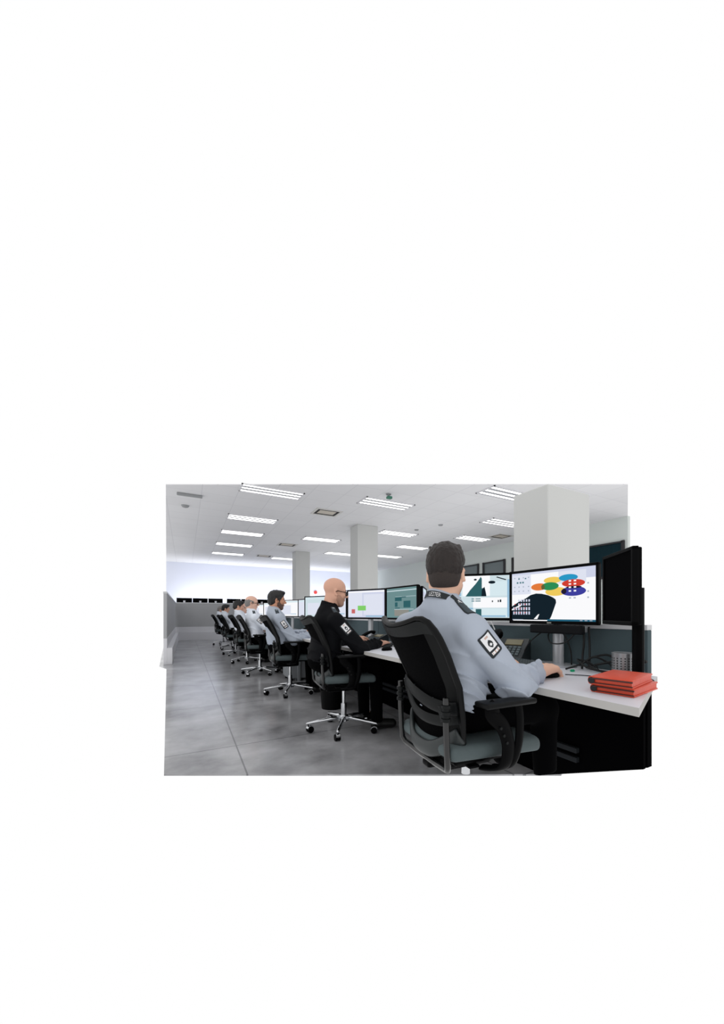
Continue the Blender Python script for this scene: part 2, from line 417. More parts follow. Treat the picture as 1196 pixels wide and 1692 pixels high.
def ceiling_vent(cx, cy, label, w=0.52, d=0.44):
    t = thing('ceiling_vent', label, 'vent', (cx, cy, H), 0, 'square air vents in the ceiling')
    bm = bmesh.new()
    a, b = w / 2 + 0.04, d / 2 + 0.04
    for lo, hi in [((-a, -b, -0.012), (a, -d / 2 + 0.01, 0)), ((-a, d / 2 - 0.01, -0.012), (a, b, 0)), ((-a, -d / 2, -0.012), (-w / 2 + 0.01, d / 2, 0)), ((w / 2 - 0.01, -d / 2, -0.012), (a, d / 2, 0))]:
        box(bm, lo, hi, 0.003)
    finish('frame', bm, M['vent'], t)
    bm = bmesh.new(); box(bm, (-w / 2, -d / 2, -0.003), (w / 2, d / 2, 0)); finish('duct', bm, M['vent_dark'], t)
    bm = bmesh.new(); box(bm, (-w / 2 + 0.07, -d / 2 + 0.08, -0.006), (w / 2 - 0.07, d / 2 - 0.09, -0.003), 0.002)
    for k in range(5): box(bm, (-w / 2 + 0.075, -d / 2 + 0.09 + k * 0.052, -0.008), (w / 2 - 0.075, -d / 2 + 0.11 + k * 0.052, -0.006))
    finish('grille', bm, M['vent_tan'], t)
for cx, cy, lab in [(2.78, 8.06, 'square air vent with dark gaps, nearest one left of the middle pillar'), (2.93, 12.45, 'square air vent before the farthest pillar'),
                    (2.7, 15.3, 'farthest small air vent at the back of the ceiling'), (8.1, 7.95, 'air vent beside the wide pillar')]:
    ceiling_vent(cx, cy, lab)

bm = bmesh.new(); cyl(bm, (0, 9.03, H - 0.035), (0, 9.03, H), 0.06, 0.08); cyl(bm, (0, 9.03, H - 0.045), (0, 9.03, H - 0.035), 0.035, 0.05)
tag(finish('smoke_detector', bm, M['sensor'], None, 40), 'round grey smoke detector on the ceiling at the upper left', 'smoke detector')
bm = bmesh.new(); box(bm, (-0.14, 8.10, H - 0.05), (0.29, 8.16, H), 0.01)
tag(finish('ceiling_bar', bm, M['sensor'], None), 'slim grey bar fixed to the ceiling at the upper left', 'ceiling bar')
t = thing('ceiling_camera', 'small green and grey sensor hanging above the three-tube light', 'sensor', (3.38, 6.22, H))
bm = bmesh.new(); cyl(bm, (0, 0, -0.02), (0, 0, 0), 0.05); cyl(bm, (0, 0, -0.05), (0, 0, -0.02), 0.02); finish('mount', bm, M['sensor'], t, 40)
bm = bmesh.new(); box(bm, (-0.04, -0.05, -0.10), (0.06, 0.03, -0.05), 0.012); finish('sensor_body', bm, M['green'], t)
for x, y, lab in [(5.47, 8.47, 'tiny round detector on the ceiling right of the middle pillar'), (5.71, 7.7, 'small flat round detector on the ceiling above the nearest man')]:
    bm = bmesh.new(); cyl(bm, (x, y, H - 0.025), (x, y, H), 0.05, 0.065); tag(finish('ceiling_detector', bm, M['sensor'], None, 40), lab, 'smoke detector')
bm = bmesh.new(); cyl(bm, (5.94, YB - 0.05, 2.19), (5.94, YB, 2.19), 0.09, n=24)
tag(finish('wall_alarm', bm, M['red'], None, 40), 'small round red alarm on the white back wall', 'alarm')

# ------------------------------------------------------------------ desks and dividers
DX0, DX1, DZ = 1.30, 2.04, 0.73
MEN = ['nearest man in the blue-grey shirt', 'bald man in the black jacket', 'dark-haired man in the grey shirt', 'older bald man in the short-sleeved shirt',
       'dark-haired man in the white shirt', 'man leaning in at the sixth desk', 'man at the seventh desk', 'grey-haired man at the far end']
YS = [1.33 + 1.8 * i for i in range(8)]
def panel_outline(near, w, z0, z1):
    return [(1.0 - YS[0], .255), (1.6 - YS[0], z0), (w, z0), (w, z1), (1.0 - YS[0], z1)] if near else [(-w, z0), (w, z0), (w, z1), (-w, z1)]
def make_desk(label, near=False):
    t = thing('desk', label, 'desk', (0, 0, 0), 0, 'row of white desks')
    w = 0.897
    e0, e1 = (.66 - YS[0], .95 - YS[0]) if near else (-w, -w)           # the desk nearest the camera has an angled end
    bm = bmesh.new(); prism(bm, [(DX0, e0), (DX1, e1), (DX1, w), (DX0, w)], DZ - 0.03, DZ); bmesh.ops.recalc_face_normals(bm, faces=bm.faces)
    for f in bm.faces:
        if f.normal.z < 0.5: f.material_index = 1
    finish('desk_top', bm, [M['desk'], M['desk_edge']], t)
    for y in ((w - 0.06,) if near else (-w + 0.06, w - 0.06)):
        for x in (DX0 + 0.24, DX1 - 0.10):
            bm = bmesh.new(); box(bm, (x - 0.02, y - 0.02, 0), (x + 0.02, y + 0.02, DZ - 0.03), 0.003); finish('leg', bm, M['pedestal'], t)
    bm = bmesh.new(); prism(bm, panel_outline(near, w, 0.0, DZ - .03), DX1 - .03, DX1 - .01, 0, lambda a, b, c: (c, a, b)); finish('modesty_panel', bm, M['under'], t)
    bm = bmesh.new()
    for z in (0.17, 0.225): box(bm, (DX1 - 0.06, (.02 if near else -w + 0.1), z), (DX1 - 0.03, w - 0.1, z + 0.03), 0.003)
    finish('cable_rail', bm, M['underrail'], t)
    return t
def make_divider(label, near=False):
    w, e = .898, ((1.0 - YS[0]) if near else -.898)
    t = thing('desk_divider', label, 'divider', (0, 0, 0), 0, 'fabric dividers behind the desks')
    bm = bmesh.new(); box(bm, (2.05, e, 0.70), (2.09, w, 0.958), 0.003); finish('fabric_panel', bm, M['divider'], t)
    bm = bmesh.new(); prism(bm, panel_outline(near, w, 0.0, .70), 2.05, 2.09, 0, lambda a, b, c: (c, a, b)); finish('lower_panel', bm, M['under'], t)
    bm = bmesh.new(); box(bm, (2.046, e, 0.958), (2.094, w, 0.985), 0.003); finish('top_rail', bm, M['rail'], t)
    return t
d0, v0 = make_desk('', True), make_divider('', True)
d1, v1 = make_desk(''), make_divider('')
for i, y in enumerate(YS):
    d = d0 if i == 0 else (d1 if i == 1 else copy_tree(d1))
    d.location.y = y; d['label'] = 'white-topped desk of the ' + MEN[i]
    v = v0 if i == 0 else (v1 if i == 1 else copy_tree(v1))
    v.location.y = y; v['label'] = 'dark grey-green fabric divider at the desk of the ' + MEN[i]
od = copy_tree(d1); od.location = (4.20, 3.9, 0); od.rotation_euler.z = math.pi; od['label'] = 'desk on the far side of the divider, behind the bald man\'s monitors'

# ------------------------------------------------------------------ monitors
def screen_mesh(parent, w, h, layers, base):
    """screen picture: flat polygons in u (left to right) and v (bottom to top) as the sitter sees them, on one mesh"""
    bm = bmesh.new(); mats = []
    def mi(k):
        if M[k] not in mats: mats.append(M[k])
        return mats.index(M[k])
    def P(u, v, e): return (-e, w / 2 - u * w, v * h)
    f = bm.faces.new([bm.verts.new(P(u, v, 0)) for u, v in ((0, 0), (0, 1), (1, 1), (1, 0))]); f.material_index = mi(base)
    e = 0.0
    for k, polys in layers:
        e += 0.00012
        for poly in polys:
            f = bm.faces.new([bm.verts.new(P(u, v, e)) for u, v in poly]); f.material_index = mi(k)
    bm.normal_update()
    for f in bm.faces:
        if f.normal.x > 0: f.normal_flip()
    return finish('screen', bm, mats, parent, rn=False)
def rc(u0, v0, u1, v1): return [(u0, v0), (u0, v1), (u1, v1), (u1, v0)]
def elp(cu, cv, ru, rv, n=28, ang=0): 
    return [(cu + ru * math.cos(a) * math.cos(ang) - rv * math.sin(a) * math.sin(ang), cv + ru * math.cos(a) * math.sin(ang) * 1.7 + rv * math.sin(a) * math.cos(ang)) for a in [-2 * math.pi * k / n for k in range(n)]]
def make_monitor(x, y, yaw, w, h, zb, layers, base, label, bez=0.016, group='desk monitors', stand='silver', desk=DZ, bar=False, deep=0.05):
    """the panel faces local -x; its lower edge is zb above the floor; the foot rests on the desk"""
    t = thing('monitor', label, 'monitor', (x, y, desk), yaw, group)
    z0 = zb - desk
    bm = bmesh.new()
    for lo, hi in [((-0.012, -w / 2, z0), (0.014, w / 2, z0 + bez * 1.2)), ((-0.012, -w / 2, z0 + h - bez), (0.014, w / 2, z0 + h)),
                   ((-0.012, -w / 2, z0), (0.014, -w / 2 + bez, z0 + h)), ((-0.012, w / 2 - bez, z0), (0.014, w / 2, z0 + h))]: box(bm, lo, hi, 0.003)
    finish('bezel', bm, M['black'], t)
    bm = bmesh.new(); box(bm, (-0.002, -w / 2 + 0.004, z0 + 0.004), (0.03, w / 2 - 0.004, z0 + h - 0.004), 0.006)
    box(bm, (0.03, -w * 0.3, z0 + h * 0.2), (0.03 + deep * 0.5, w * 0.3, z0 + h * 0.8), 0.01); finish('back_housing', bm, M['black'], t)
    s = screen_mesh(t, w - 2 * bez, h - 2.2 * bez, layers, base); s.location = (-0.003, 0, z0 + bez * 1.2)
    bm = bmesh.new(); sweep(bm, [(0.085, 0, 0.01), (0.085, 0, z0 + h * 0.5)], 0.036, 12, r2=0.022, up=(0, 1, 0))
    box(bm, (0.03, -0.04, z0 + h * 0.4), (0.085, 0.04, z0 + h * 0.55), 0.006)
    finish('stand_column', bm, M[stand], t, 40)
    bm = bmesh.new(); sweep(bm, [(0.03, 0, 0), (0.03, 0, 0.012)], 0.14, 28, r2=0.105, up=(0, 1, 0)); finish('stand_base', bm, M[stand], t, 40)
    if bar:
        bm = bmesh.new(); box(bm, (-0.02, -0.20, z0 - 0.055), (0.03, 0.13, z0 - 0.003), 0.008); finish('soundbar', bm, M['soundbar'], t)
        bm = bmesh.new(); box(bm, (-0.0135, -0.014, z0 + 0.006), (-0.0122, 0.014, z0 + 0.012)); finish('maker_mark', bm, M['s_grey'], t)
    return t

# desktop picture of the nearest main screen
def quad_rows(us, vs, du, dv): return [rc(u - du, v - dv, u + du, v + dv) for v in vs for u in us]
sil = [(0.0, 0.30), (0.10, 0.40), (0.20, 0.47), (0.26, 0.53), (0.33, 0.555), (0.40, 0.545), (0.48, 0.51), (0.54, 0.46), (0.57, 0.42), (0.575, 0.36), (0.55, 0.24), (0.52, 0.10), (0.495, 0.02), (0.42, 0.02), (0.40, 0.02), (0.30, 0.02), (0.0, 0.02)]
L_MAIN = [('s_lav', [rc(0.0, 0.955, 1, 1), rc(0.66, 0.80, 1, 1)]), ('s_lav2', [rc(0.0, 0.55, 0.26, 0.96), rc(0.6, 0.72, 0.9, 0.955)]),
          ('s_icon', quad_rows([0.04, 0.1, 0.16, 0.23], [0.62, 0.71, 0.90], 0.008, 0.012) + quad_rows([0.73, 0.78], [0.44, 0.52], 0.012, 0.012) + quad_rows([0.92], [0.44, 0.55, 0.70], 0.008, 0.014)),
          ('s_line', quad_rows([0.08, 0.12, 0.155], [0.80], 0.012, 0.018) + quad_rows([0.10, 0.19], [0.88], 0.010, 0.014)),
          ('s_yellow', [elp(0.53, 0.80, 0.105, 0.065), elp(0.57, 0.575, 0.125, 0.085)]), ('s_cyan', [elp(0.71, 0.825, 0.105, 0.065)]), ('s_orange', [elp(0.365, 0.685, 0.10, 0.072)]),
          ('s_scarlet', [elp(0.765, 0.715, 0.125, 0.072)]), ('s_emerald', [elp(0.50, 0.685, 0.105, 0.078)]), ('s_blue', [elp(0.765, 0.565, 0.135, 0.090)]),
          ('s_olive', [elp(0.418, 0.675, 0.022, 0.05)]), ('s_dusk', [elp(0.77, 0.64, 0.085, 0.022), elp(0.665, 0.57, 0.028, 0.05)]),
          ('s_navy', [sil]), ('s_white', [[(0.30, 0.035), (0.355, 0.13), (0.372, 0.135), (0.345, 0.035)], [(0.0, 0.215), (0.0, 0.245), (0.12, 0.335), (0.13, 0.31)]] +
           quad_rows([0.73, 0.785], [0.57, 0.64, 0.70, 0.76], 0.013, 0.014)),
          ('s_lav', quad_rows([0.03 + 0.035 * k for k in range(7)], [0.16, 0.25], 0.010, 0.032) + quad_rows([0.10 + 0.035 * k for k in range(5)], [0.34, 0.42], 0.010, 0.024)),
          ('s_scarlet', quad_rows([0.045 + 0.07 * k for k in range(3)], [0.17, 0.26, 0.345], 0.006, 0.012)),
          ('s_task', [rc(0.47, 0.0, 1, 0.035)]), ('s_dusk', [rc(0.0, 0.0, 0.02, 0.02)]),
          ('s_icon', [rc(0.01, 0.015, 0.16, 0.03)] + quad_rows([0.85, 0.90, 0.95], [0.018], 0.014, 0.008))]
L_CAM = [('s_ice', [rc(0.0, 0.49, 0.49, 1.0), rc(0.72, 0.52, 0.94, 0.86), rc(0.5, 0.02, 0.95, 0.22), rc(0.0, 0.0, 0.3, 0.3)]), ('s_sky', [rc(0.94, 0.02, 1, 0.9), rc(0.10, 0.52, 0.34, 0.60), rc(0.58, 0.02, 0.92, 0.06), rc(0.1, 0.2, 0.5, 0.24), rc(0.2, 0.68, 0.33, 0.74)]),
         ('s_white', [rc(0.36, 0.52, 0.72, 1.0), rc(0.5, 0.24, 0.94, 0.48)]),
         ('s_teal2', [[(0.40, 0.51), (0.46, 0.66), (0.53, 0.80), (0.585, 0.93), (0.60, 0.98), (0.615, 0.93), (0.615, 0.70), (0.65, 0.72), (0.67, 0.58), (0.675, 0.51)], rc(0.535, 0.04, 0.61, 0.21)]),
         ('s_navy', [[(0.61, 0.51), (0.615, 0.66), (0.65, 0.74), (0.665, 0.62), (0.675, 0.51)], elp(0.745, 0.84, 0.045, 0.035), [(0.80, 0.95), (0.81, 0.97), (0.93, 0.90), (0.92, 0.88)], rc(0.10, 0.478, 0.34, 0.495), elp(0.53, 0.91, 0.02, 0.022)]),
         ('s_line', quad_rows([0.5, 0.55, 0.58], [0.45, 0.40], 0.02, 0.012)),
         ('s_navy', [rc(0.745, 0.37, 0.76, 0.41), rc(0.82, 0.37, 0.835, 0.42), rc(0.845, 0.37, 0.865, 0.43)])]
L_LAV = [('s_lav2', [rc(0.0, 0.05, 0.40, 0.92), rc(0.44, 0.1, 0.95, 0.86)]), ('s_red', [rc(0.10, 0.15, 0.20, 0.31)]), ('s_green', [rc(0.275, 0.26, 0.50, 0.44)]), ('s_sky', [rc(0.5, 0.02, 0.98, 0.07)]), ('s_white', [rc(0.0, 0.93, 0.99, 0.985)])]
L_TEAL = [('s_grey', [rc(0.27, 0.06, 0.75, 0.27)]), ('s_pale', [rc(0.27, 0.275, 0.9, 0.29), rc(0.0, 0.90, 1, 0.93), rc(0.3, 0.70, 0.97, 0.71)]), ('s_teal2', [rc(0.29, 0.56, 0.52, 0.70), rc(0.29, 0.37, 0.38, 0.52), rc(0.58, 0.34, 0.80, 0.56), rc(0.52, 0.67, 0.66, 0.705), rc(0.29, 0.31, 0.46, 0.34)])]
L_PALE = [('s_lav2', [rc(0.1, 0.1, 0.6, 0.7)]), ('s_ice', [rc(0.02, 0.88, 0.98, 0.97)]), ('s_sky', [rc(0.6, 0.12, 0.9, 0.16)])]
def edge_on(p, q):
    """centre, width and yaw of a panel whose left end (as the sitter sees it) is p and right end q"""
    p, q = Vector(p), Vector(q); c = (p + q) / 2; d = p - q
    return c.x, c.y, math.atan2(-d.x, d.y), d.length
cx, cy, a, w = edge_on((1.886, 1.765), (1.937, 1.183))
mon_main = make_monitor(cx, cy, a, w, 0.342, 0.980, L_MAIN, 's_white', 'monitor showing coloured ellipses, directly before the nearest man', bar=True)
cx, cy, a, w = edge_on((1.640, 2.290), (2.030, 1.862))
mon_cam = make_monitor(cx, cy, a, w, 0.342, 0.995, L_CAM, 's_pale', 'monitor showing four camera pictures, left of the nearest man')
cx, cy, a, w = edge_on((1.877, 1.120), (1.675, 0.865))
mon_off = make_monitor(cx, cy, a, w, 0.345, 0.990, [], 's_off', 'switched-off black monitor at the right edge of the picture', stand='black')
mon_off2 = None
# the same trio for the other stations, without the right-hand panel
pics = {1: (L_TEAL, 's_teal', 'monitor with a grey-green page beside the nearest chair', L_LAV, 's_lav', 'monitor with green and red squares before the bald man in black'),
        2: (L_PALE, 's_lav2', 'pale monitor directly before the dark-haired man in grey', L_PALE, 's_pale', 'pale blue monitor left of the dark-haired man in grey')}
for i in range(1, 8):
    dy = YS[i] - YS[0]
    A, ab, al, B, bb, bl = pics.get(i, (L_PALE, 's_lav2', 'white-screened monitor directly before the ' + MEN[i], L_PALE, 's_white', 'white-screened monitor to the left of the ' + MEN[i]))
    cx, cy, a, w = edge_on((1.90, 1.745 + dy), (1.935, 1.165 + dy)); make_monitor(cx, cy, a, w, 0.342, 0.985, A, ab, al)
    cx, cy, a, w = edge_on((1.672, 2.300 + dy), (1.912, 1.775 + dy)); make_monitor(cx, cy, a, w, 0.342, 0.985, B, bb, bl)
make_monitor(2.60, 3.85, math.radians(180 - 39), 0.58, 0.36, 1.015, L_PALE, 's_lav', 'dark monitor seen from the side beyond the divider, left of the nearest man\'s collar', stand='black')
for i in range(8):
    make_monitor(-.03 + 0.575 * i + 0.14 * (i // 3), 17.48, -math.pi / 2, 0.555, 0.24, 1.47, [], 's_off', 'dark monitor %s on the counter beyond the end partition' % ['far left', 'second from left', 'third from left', 'fourth from left', 'fifth from left', 'sixth from left', 'seventh from left', 'eighth from left'][i],
                 group='dark monitors beyond the end partition', stand='white_board', desk=1.44)

# ------------------------------------------------------------------ office chairs
def itp(x, xs, ys): return float(np.interp(x, xs, ys))
def back_pt(u, v):
    """rear shell of the backrest: u -1..1 across, v 0..1 upward"""
    x = itp(v, [0, .25, .5, .75, 1], [-.205, -.215, -.237, -.297, -.372]) + 0.052 * u * u
    w = itp(v, [0, .3, .7, 1], [.200, .212, .228, .240]) * (1 - .13 * max(0, (v - .84) / .16) ** 2.2)
    return (x, u * w, 0.50 + 0.495 * v + 0.050 * v ** 4 * u * u - 0.03 * (1 - v) ** 4 * (1 - u * u) - .035 * v ** 6 * max(0, (abs(u) - .72) / .28) ** 2)
def make_chair(label, near=False):
    t = thing('office_chair', label, 'chair', (0, 0, 0), 0, 'mesh-backed swivel chairs along the desks')
    # backrest
    bm = bmesh.new(); grid_slab(bm, lambda a, b: back_pt(a, b), 20, 20, 0.008, -0.97, 0.97, 0.02, 0.97)
    back = finish('backrest', bm, M['mesh'], t, 50)
    for s in (-1, 1):
        bm = bmesh.new(); grid_slab(bm, lambda a, b: Vector(back_pt(a, b)) + Vector((-0.003, 0, 0)), 5, 22, 0.012, s * 0.76, s * 0.985, 0.03, 0.95)
        finish('side_band', bm, M['chair_band'], back, 50)
    bm = bmesh.new()
    loop = [back_pt(-1 + 2 * k / 16, 1.0) for k in range(17)] + [back_pt(1, 1 - k / 16) for k in range(1, 16)] + \
           [back_pt(1 - 2 * k / 16, 0.0) for k in range(17)] + [back_pt(-1, k / 16) for k in range(1, 16)]
    sweep(bm, loop, 0.014, 10, True, up=(1, 0, 0), r2=0.011)
    finish('back_frame', bm, M['chair_frame'], back, True)
    bm = bmesh.new(); grid_slab(bm, lambda a, b: Vector(back_pt(a, b)) + Vector((-0.006, 0, 0)), 20, 4, 0.016, -0.98, 0.98, 0.905, 0.985)
    finish('head_band', bm, M['chair_grey'], back, 50)
    # lumbar strap with the smile-shaped loop, on the rear
    def off(u, v, d=-0.022):
        p = Vector(back_pt(u, v)); return p + Vector((d, 0, 0))
    bm = bmesh.new()
    up_ = catmull([off(1.0, .44), off(.8, .445), off(.5, .44), off(.1, .405), off(-.4, .355), off(-.8, .335), off(-1.0, .34)], 6)
    lo_ = catmull([off(.66, .40), off(.5, .305), off(.2, .245), off(-.2, .225), off(-.6, .225), off(-.85, .245), off(-1.0, .26)], 6)
    sweep(bm, up_, 0.026, 10, r2=0.006, up=(0, 0, 1)); sweep(bm, lo_, 0.022, 10, r2=0.006, up=(0, 0, 1))
    sweep(bm, [off(.98, .45), off(.98, .35), off(.97, .33)], 0.02, 8, r2=0.007, up=(0, 1, 0))
    sweep(bm, [off(.66, .44), off(.63, .36), off(.5, .30)], 0.018, 8, r2=0.006, up=(0, 1, 0))
    sweep(bm, [off(-.62, .35), off(-.66, .27), off(-.64, .22)], 0.02, 8, r2=0.006, up=(0, 1, 0))
    finish('lumbar_support', bm, M['chair_grey'], t, 50)
    bm = bmesh.new(); pts = catmull([off(-1.0, .12, -.012), off(-.7, .045, -.024), off(-.3, .0, -.03), off(.3, .0, -.03), off(.7, .045, -.024), off(1.0, .12, -.012)], 6)
    sweep(bm, pts, 0.034, 12, r2=0.013, up=(0, 0, 1)); finish('lower_rail', bm, M['chair_rail'], t, True)
    # U-shaped tube behind the back
    bm = bmesh.new(); xx = -0.232
    path = [(xx - .005, .205, .715), (xx - .005, .205, .60), (xx, .205, .50), (xx + .004, .203, .445), (xx + .012, .19, .425), (xx + .02, .165, .418), (xx + .02, .08, .415),
            (xx + .02, -.08, .415), (xx + .02, -.165, .418), (xx + .012, -.19, .425), (xx + .004, -.203, .445), (xx, -.205, .50), (xx - .005, -.205, .60), (xx - .005, -.205, .715)]
    sweep(bm, path, 0.0125, 12); finish('back_tube', bm, M['tube'], t, True)
    for s in (-1, 1):
        bm = bmesh.new(); q0, q1, N = [], [], 0
        sweep(bm, [(xx - .005, s * .205, z) for z in (.622, .624, .636, .638, .648, .650, .662, .664, .674, .676, .688, .690)], [.014, .019, .019, .014, .014, .019, .019, .014, .014, .019, .019, .014], 12)
        finish('tube_clip', bm, M['chair_grey'], t, 50)
    # seat
    bm = bmesh.new(); box(bm, (-.225, -.245, .458), (.228, .245, .527), 0.03, seg=4)
    for v in bm.verts:
        if v.co.x > .1: v.co.z -= 0.25 * (v.co.x - .1) ** 2 * 4
        if v.co.z > .505: v.co.z -= 0.012 * (1 - (v.co.y / .245) ** 2) * (1 if v.co.x < .2 else .3)
        k = 1 - 0.10 * max(0, (-v.co.x) / .225) ** 2; v.co.y *= k
    finish('seat', bm, M['seat'], t, 60)
    bm = bmesh.new(); box(bm, (-.19, -.20, .435), (.20, .20, .462), 0.01); finish('seat_pan', bm, M['black'], t)
    bm = bmesh.new(); box(bm, (-.17, -.075, .36), (.10, .075, .438), 0.02); box(bm, (-.215, -.03, .37), (-.1, .03, .40), 0.01)
    cyl(bm, (-.02, .07, .42), (-.02, .19, .425), .007); box(bm, (-.045, .17, .418), (.005, .225, .430), .004)
    cyl(bm, (-.10, -.07, .42), (-.10, -.17, .425), .007); box(bm, (-.125, -.205, .418), (-.075, -.155, .430), .004)
    finish('tilt_mechanism', bm, M['black'], t)
    # arm rests
    for s in (-1, 1):
        bm = bmesh.new(); box(bm, (-.135, s * .285 - .043, .682), (.125, s * .285 + .043, .704), 0.012, seg=3)
        for v in bm.verts:
            if v.co.x > 0: v.co.y = s * .285 + (v.co.y - s * .285) * (1 - .25 * (v.co.x / .125) ** 2)
        arm = finish('armrest', bm, M['chair_frame'], t, 50)
        bm = bmesh.new()
        sweep(bm, catmull([(-.06, s * .285, .684), (-.085, s * .287, .66), (-.03, s * .29, .60), (-.005, s * .292, .52), (-.02, s * .28, .44), (-.06, s * .20, .415)], 6), 0.032, 10, r2=0.011, up=(1, 0, 0))
        sweep(bm, catmull([(.05, s * .285, .684), (.055, s * .29, .62), (.045, s * .292, .52), (.015, s * .28, .44), (-.01, s * .21, .415)], 6), 0.020, 10, r2=0.010, up=(1, 0, 0))
        finish('arm_bracket', bm, M['black'], arm, True)
        for x, z in [(-.05, .60), (-.035, .57), (-.02, .54)]:
            bm = bmesh.new(); cyl(bm, (x, s * .298, z), (x, s * .305, z), .006, n=8); finish('screw', bm, M['chair_grey'], arm)
    if near:                                                             # the photograph shows nothing below the seat column of the nearest chair
        bm = bmesh.new(); cyl(bm, (0, 0, .303), (0, 0, .365), 0.020); finish('gas_column', bm, M['chrome'], t, 40)
        return t
    # gas column and five-star base
    bm = bmesh.new(); cyl(bm, (0, 0, .22), (0, 0, .35), 0.014); cyl(bm, (0, 0, .09), (0, 0, .24), 0.026, 0.024); finish('gas_column', bm, M['chrome'], t, 40)
    bm = bmesh.new(); cyl(bm, (0, 0, .085), (0, 0, .135), 0.046, 0.036, 20); base = finish('base_hub', bm, M['chrome'], t, 40)
    for k in range(5):
        R = Matrix.Rotation(math.radians(72 * k + 20), 4, 'Z')
        bm = bmesh.new()
        sweep(bm, [R @ Vector(p) for p in [(.03, 0, .112), (.12, 0, .108), (.22, 0, .096), (.315, 0, .084), (.330, 0, .080)]], [.020, .018, .014, .011, .006], 10, r2=[.024, .021, .017, .013, .008], up=(0, 0, 1))
        leg = finish('base_leg', bm, M['chrome'], t, True)
        bm = bmesh.new(); c = R @ Vector((.312, 0, 0))
        A = Matrix.Rotation(math.radians(72 * k + 47), 4, 'Z'); off3 = A @ Vector((-.018, 0, 0)); ax = A @ Vector((0, 1, 0))
        for s in (-1, 1):
            p = c + off3 + ax * s * .013 + Vector((0, 0, .0275))
            cyl(bm, p - ax * .009, p + ax * .009, .0275, n=18)
        cyl(bm, c + Vector((0, 0, .04)), c + Vector((0, 0, .08)), .006, n=8)
        for f in bm.faces: f.material_index = 0
        sweep(bm, [c + off3 + ax * q + Vector((0, 0, .042)) for q in (-.017, 0, .017)], .021, 12, mi=1, r2=.029, up=(0, 0, 1))
        finish('caster', bm, [M['black'], M['chrome']], leg, 40)
    return t
chairs = []
ch0 = make_chair('', True)
ch1 = make_chair('')
for i, y in enumerate(YS):
    c = ch0 if i == 0 else (ch1 if i == 1 else copy_tree(ch1))
    c.location = (1.13 + [0, .11, .07, .0, .03, 0, .05, 0][i], y + [0, .0, -.01, .04, 0, 0, 0, 0][i], 0)
    c.rotation_euler.z = math.radians([-5, -6, -3, -5, 3, -4, 2, 2][i])
    c['label'] = 'black mesh-backed swivel chair of the ' + MEN[i]
    chairs.append(c)
for k, c in enumerate(chairs[1:]):
    # each base stands turned its own way
    for ch in c.children:
        if ch.name.startswith('base_'): ch.rotation_euler.z = math.radians([10, 14, -8, 25, 3, -20, 12][k])

